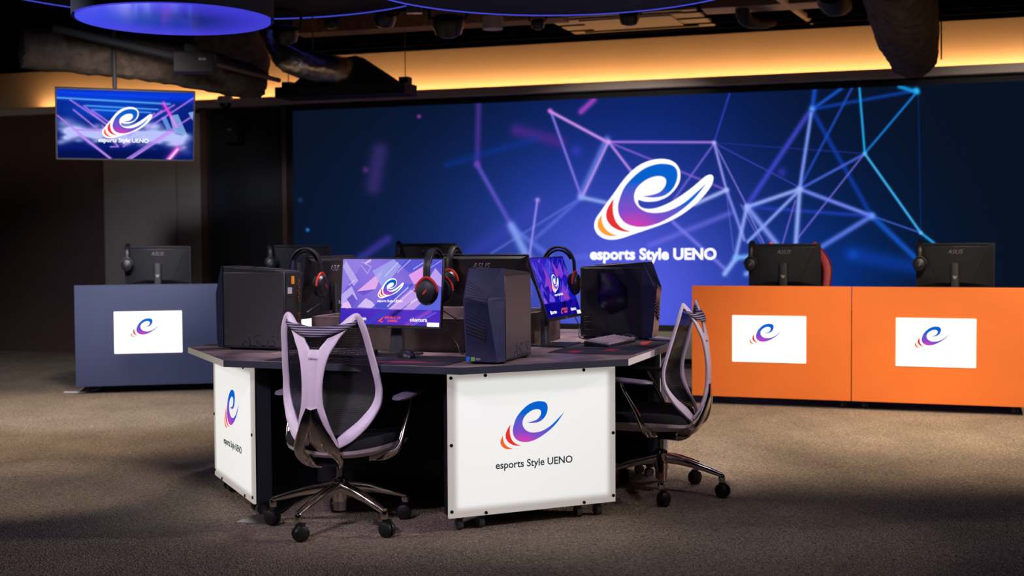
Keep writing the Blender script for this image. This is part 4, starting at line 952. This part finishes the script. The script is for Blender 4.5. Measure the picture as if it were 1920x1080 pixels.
# pole up to the ceiling
tp = P(213, 170, 9.63)
mwi = tv.matrix_world.inverted()
pl = MB(); pl.cyl(mwi @ Vector((tp.x, tp.y+.03, tp.z-.1)), mwi @ Vector((tp.x, tp.y+.03, 3.118)), .016); pl.build('pole', 'matte', tv)

# ------------------------------------------------------------------ ceiling fixtures
def disc(name, c, r, z0, z1, label, glow, group):
    o = thing(name, (c[0], c[1], z0), 0, label, 'ceiling light', group); h = z1-z0
    MB().lathe([(r-.03, .012), (r, 0), (r, h)], 96).build('drum', 'matte', o) if not glow else MB().lathe([(r, .03), (r+.012, .0), (r+.012, h)], 96).build('drum', 'matte', o)
    b = MB()
    if glow:
        pr = [(1e-3, .0)] + [(r*t, .0) for t in (.2, .4, .6, .8, .9, .97)]
        vs = []; n = 96
        b.lathe([(r*.985, -.004), (r*.985, .03)], 96)
        b.build('diffuser', 'drumglow', o)
    else:
        ring = [(r*math.cos(2*PI*i/96), r*math.sin(2*PI*i/96), .002) for i in range(96)]
        b.sweep(ring, .012, .010, up=(0, 0, 1), n=8, sub=1, closed=True); b.build('light_strip', 'ringglow', o)
    return o
def drumglow():
    m = bpy.data.materials.new('blue_diffuser'); m.use_nodes = True; nt = m.node_tree; b = nt.nodes['Principled BSDF']
    b.inputs['Base Color'].default_value = rgb(60, 60, 120); b.inputs['Roughness'].default_value = .12
    tc = nt.nodes.new('ShaderNodeTexCoord'); ln = nt.nodes.new('ShaderNodeVectorMath'); ln.operation = 'LENGTH'; nt.links.new(tc.outputs['Object'], ln.inputs[0])
    r = nt.nodes.new('ShaderNodeValToRGB'); e = r.color_ramp.elements; e[0].position = .18; e[0].color = rgb(22, 42, 140); e[1].position = .56; e[1].color = rgb(66, 64, 220); x = e.new(.45); x.color = rgb(62, 56, 212)
    nt.links.new(ln.outputs['Value'], r.inputs[0]); nt.links.new(r.outputs[0], b.inputs['Emission Color']); b.inputs['Emission Strength'].default_value = .85
    return m
M['drumglow'] = drumglow(); M['ringglow'] = emat('ring_led', rgb(78, 86, 238), 1.)
# lit drum, upper left
zn = 2.6; f1 = Z(327, 65, zn); f0 = Z(327, 5, zn); rr = (f1-f0).length/2; cc = (f1+f0)/2
disc('drum_light', (cc.x, cc.y), rr*1.0, zn, 3.09, 'round drum light with a glowing blue underside at upper left', True, None)
fz = 2.9; q = Z(1040, 29, fz); disc('ring_light', (q.x-.02, q.y-1.32), 1.32, fz, 3.08, 'large dark round ceiling panel edged with a blue light line, above the island', False, 'blue-edged ceiling rings')
q = Z(478, 36, 3.12); disc('ring_light', (q.x, q.y-1.82), 1.82, 3.12, 3.26, 'dark round ceiling panel with blue edge line just right of the glowing drum', False, 'blue-edged ceiling rings')

def tube(name, pts, rads, m, label, cat, n=20, lump=0., group=None, parent=None, sub=6):
    b = MB(); b.sweep(pts, [2*r for r in rads], n=n, sub=sub, up=(0, 0, 1) if abs((Vector(pts[-1])-Vector(pts[0])).normalized().z) < .9 else (0, 1, 0))
    o = b.build(name, m, parent)
    if lump:
        for v in o.data.vertices:
            v.co += Vector((random.gauss(0, lump), random.gauss(0, lump), random.gauss(0, lump)))
    if label: tag(o, label, cat, group)
    return o
R10 = 10.2/F
tube('air_duct', [P(40, 88, 9.6), P(150, 98, 9.8), P(260, 112, 10.0), P(370, 130, 10.3), P(455, 150, 10.5), P(490, 158, 10.6)], [38*R10, 38*R10, 37*R10, 37*R10, 34*R10, 26*R10], 'duct', 'thick lagged duct running over the hanging television', 'duct', n=28, lump=.006)
tube('air_duct', [P(395, 28, 11.5), P(430, 70, 11.7), P(462, 110, 11.9), P(470, 150, 12.1)], [64*R10, 62*R10, 50*R10, 34*R10], 'duct', 'wide brown lagged duct elbow behind the small hanging speaker', 'duct', n=28, lump=.006)
tube('air_duct', [P(1680, -60, 8.6), P(1690, 0, 9.0), P(1700, 55, 9.6), P(1712, 100, 10.1), P(1714, 116, 10.2)], [66*9/F, 65*9.0/F, 58*9.6/F, 45*10.1/F, 38*10.2/F], 'duct', 'big wrinkled grey-brown duct dropping in front of the cove at upper right', 'duct', n=32, lump=.005, sub=12)
tube('air_duct', [P(1560, -20, 9.5), P(1562, 2, 9.7), P(1580, 10, 10.)], [28*R10, 26*R10, 18*R10], 'matte', 'dark flexible duct end hanging left of the big wrinkled duct', 'duct', lump=.003)
tube('air_duct', [P(1392, 5, 10.5), P(1396, 34, 10.6), P(1420, 44, 10.8), P(1450, 42, 11.0)], [14*R10, 14*R10, 11*R10, 8*R10], 'matte', 'thin dark flexible duct bent along the top of the orange cove', 'duct', lump=.002)
# silver elbow
tube('foil_duct', [P(508, 2, 11.1), P(512, 45, 11.1), P(519, 75, 11.0), P(540, 108, 10.9), P(580, 122, 10.95), P(632, 130, 11.1), P(655, 136, 11.25)], [22*11/F, 22*11/F, 24*11/F, 27*11/F, 27*11/F, 25*11.1/F, 24*11.1/F], 'foil', 'crinkled silver foil duct elbow feeding the black air box', 'duct', n=26, lump=.0035, sub=9)
# black air plenum
def plenum():
    D = 11.3; o = thing('air_plenum', P(648, 160, D), WA+.03, 'black hopper-shaped air box hanging just above the wall ledge', 'air vent')
    k = D/F
    MB().box((0, 0, -12*k), (262*k, .30, 20*k)).build('base_box', 'matte', o, bevel=.004)
    b = MB(); x0, x1, x2, x3 = -100*k, -52*k, 30*k, 110*k; zt, z0 = 52*k, -2*k
    b.add([(x0, -.14, z0), (x3, -.14, z0), (x3, .14, z0), (x0, .14, z0), (x1, -.09, zt*.8), (x2, -.09, zt), (x2, .09, zt), (x1, .09, zt*.8)], [(0, 1, 2, 3), (4, 5, 6, 7), (0, 1, 5, 4), (1, 2, 6, 5), (2, 3, 7, 6), (3, 0, 4, 7)])
    b.build('hood', 'matte', o, bevel=.004)
    for sx in (-118*k, 120*k):
        MB().box((sx, 0, 4*k), (18*k, .10, 12*k)).build('bracket', 'matte', o)
        MB().cyl((sx, 0, 0), (sx, 0, CEIL-o.location.z), .004, 8).build('hanger_rod', 'tan', o)
plenum()
# small speakers
def speaker(loc, rz, w_, h_, label, ceil=True):
    o = thing('speaker', loc, rz, label, 'speaker', None)
    MB().box((0, 0, 0), (w_, .16, h_)).build('cabinet', 'matte', o, bevel=.01)
    MB().box((0, -.081, 0), (w_*.9, .004, h_*.88)).build('grille', 'fabric', o)
    text('lettering', 'BOSE', min(.05, w_*.3), 'whitep', o, (w_*.22 if ceil else 0, -.0835, .01 if ceil else -.02), depth=.001)
    if ceil: MB().box((-.02, 0, h_/2+.03), (.10, .08, .06)).build('bracket', 'matte', o); MB().cyl((-.02, 0, h_/2+.05), (-.02, 0, 3.115-loc[2]), .018, 12).build('pole', 'matte', o)
    else: MB().box((0, .10, .05), (.05, .08, .10)).build('bracket', 'matte', o)
    return o
speaker(P(366, 118, 9.3), .1, .285, .145, 'small black speaker hanging below the glowing drum light')
s_, z_ = on_wall(451, 244); speaker(W(s_, .14, z_), WA, .15, .30, 'small black speaker fixed to the dark wall below the dome camera', False)
# dome camera on the ledge
dc = P(448, 197, 12.3); o = thing('dome_camera', W(on_wall(448, 200)[0]-.02, .24, 2.70), WA, 'white dome security camera on the ledge above the small wall speaker', 'camera')
MB().lathe([(.02, .06), (.075, .055), (.085, .03), (.083, -.01), (.07, -.015)], 28).build('housing', 'whitep', o)
MB().lathe([(.062, -.012), (.055, -.045), (.03, -.065), (.004, -.07)], 24).build('dome', 'glass', o)
MB().box((0, .06, .03), (.06, .10, .05)).build('bracket', 'whitep', o)
MB().sweep([(0, 0, .06), (-.01, .0, .2), (.03, 0, .5), (.02, 0, CEIL-2.70)], .008, n=6).build('cord', 'cable', o)
# stage lamps hanging under the ceiling
def stage_lamp(px, py, D, r, label, tilt=.4):
    c = P(px, py, D); o = thing('stage_lamp', c, random.uniform(-.4, .4), label, 'stage light', 'dark stage lamps under the ceiling')
    MB().lathe([(r*.5, -r*.2), (r*.95, -r*.1), (r, r*.3), (r*.8, r*.9), (r*.4, r*1.1)], 24, mtx=Matrix.Rotation(PI+tilt, 4, 'X')).build('head', 'black', o)
    MB().lathe([(r*.3, 0), (r*.8, .01)], 20, mtx=Matrix.Rotation(PI+tilt, 4, 'X') @ Matrix.Translation((0, 0, -r*.24))).build('lens', 'glass', o)
    MB().sweep([(-r*1.1, 0, 0), (-r*1.1, 0, r*1.1), (0, 0, r*1.45), (r*1.1, 0, r*1.1), (r*1.1, 0, 0)], r*.22, r*.35, n=8, up=(0, 1, 0)).build('yoke', 'matte', o)
    top = 3.118 if px < 600 else CEIL
    MB().cyl((0, 0, r*1.4), (0, 0, top-c.z), r*.18, 10).build('mount', 'matte', o)
for a in ((840, 36, 10.2, 31, 'largest dark stage lamp under the blue ring, above the cove'), (722, 28, 10.8, 22, 'dark stage lamp left of the largest one under the ceiling'), (535, 56, 10.5, 25, 'dark stage lamp sitting over the foil duct'), (1180, 26, 10.2, 20, 'dark stage lamp in front of the tan ceiling air unit'), (1008, 40, 10.4, 14, 'small square-faced stage lamp right of the grey cylinder'), (620, 38, 11.3, 14, 'small dark stage lamp beside the tan beam')):
    stage_lamp(a[0], a[1], a[2], a[3]*a[2]/F, a[4])
k = 10.3/F; c = P(924, 46, 10.3); o = thing('sensor', c, 0, 'short grey cylinder hanging from the ceiling beside the largest stage lamp', 'sensor')
MB().lathe([(19*k, -9*k), (19*k, 14*k)], 24).build('body', 'trim', o); MB().cyl((0, 0, 13*k), (0, 0, CEIL-c.z), .015, 8).build('stem', 'matte', o)
c = P(777, 20, 10.); o = MB().box((c.x, c.y, (c.z-5*k+CEIL)/2), (28*k, .08, CEIL-c.z+5*k)).build('foil_joint', 'foil'); tag(o, 'small crumpled foil joint between two stage lamps', 'duct joint')
# rods and pipes
def rod(name, a, b, r, m, label): o = MB().cyl(a, b, r, 10).build(name, m); tag(o, label, 'pipe' if name == 'pipe' else 'bar')
rod('pipe', P(398, 118, 10.0), P(524, 151, 10.6), 4.5*R10, 'tan', 'coppery pipe slanting down behind the small hanging speaker')
rod('channel_bar', P(100, 52, 9.3), P(338, 108, 9.5), .03, 'matte', 'dark metal bar slanting below the glowing drum light')
rod('hanger_rod', P(586, 30, 10.3), P(586, 96, 10.3), .006, 'tan', 'thin threaded rod above the foil duct')
rod('hanger_rod', P(1765, 22, 10.3), P(1765, 112, 10.3), .006, 'matte', 'thin hanger rod at the right of the big wrinkled duct')
# fireproofed beam, tan air unit, diagonal bar, grille
def zbox(name, pa, pb, wd, z0, z1, m):
    a, b = Vector(pa), Vector(pb); d = (b-a).xy; an = math.atan2(d.y, d.x); c = (a+b)/2
    return MB().box((0, 0, 0), (d.length, wd, z1-z0), mtx=Matrix.Translation((c.x, c.y, (z0+z1)/2)) @ Matrix.Rotation(an, 4, 'Z')).build(name, m)
o = struct(zbox('trim_30', Z(560, 67, 3.10), Z(1060, 38, 3.10), .25, 3.10, CEIL, 'beam'))
o = struct(zbox('trim_31', Z(1320, 22, 3.12), Z(1560, 8, 3.12), .3, 3.12, CEIL, 'tan'))
a = Z(1075, 66, 3.2); b2 = Z(1340, 50, 3.2)
o = thing('air_conditioner', (a+b2)/2, math.atan2((b2-a).y, (b2-a).x), 'flat tan cassette air conditioner let into the ceiling above the cove', 'air conditioner'); wd = (b2-a).length
MB().box((0, -.42, .04), (wd, .95, .05)).build('casing', 'tan', o, bevel=.006); MB().box((0, -.42, .011), (wd*.62, .55, .01)).build('grille', 'tan', o, bevel=.003)
for sy in (-.80, -.05): MB().box((0, sy, .011), (wd*.8, .05, .012)).build('vent_slot', 'matte', o)
rod('channel_bar', P(1455, -10, 9.8), P(1525, 41, 12.2), .035, 'tan', 'tan channel bar slanting across the ceiling at upper right')
# ------------------------------------------------------------------ small things on the floor
pts = [G(443, 980), G(480, 966), G(512, 966), G(505, 985)]
o = MB().prism([(p.x, p.y) for p in pts][::-1], 0., .004).build('floor_hatch', 'silver'); tag(o, 'small silver floor hatch on the carpet under the near chair', 'floor hatch')
o = MB().sweep([G(120, 738)+Vector((0, 0, .01)), G(160, 737)+Vector((0, 0, .01)), G(185, 733)+Vector((0, 0, .02)), G(193, 728)+Vector((0, 0, .05)), G(196, 722)+Vector((0, .05, .1))], .012, n=8).build('power_cable', 'whitecable'); tag(o, 'thin white cable on the carpet below the first blue counter', 'cable')
o = MB().sweep([G(590, 905)+Vector((0, 0, .006)), G(556, 938)+Vector((0, 0, .006)), G(535, 958)+Vector((0, 0, .006)), G(520, 966)+Vector((0, 0, .006))], .008, n=8).build('power_cable', 'cable'); tag(o, 'thin black cable on the carpet under the near chair', 'cable')
# cables behind the right monitor
for (pp, lb) in (([T(.50, .30, HT+.30), T(.62, .36, HT+.10), T(.66, .28, HT+.02), T(.72, .46, HT+.01), T(.66, .62, HT+.03)], 'black cable looping from the oblique monitor to the right tower'),
                 ([T(.20, -.50, HT+.15), T(.30, -.53, HT+.05), T(.36, -.60, HT+.005), T(.47, -.58, HT+.005)], 'black cable curling down the trough beside the middle tower')):
    o = MB().sweep(pp, .006, n=8).build('monitor_cable', 'cable'); tag(o, lb, 'cable')
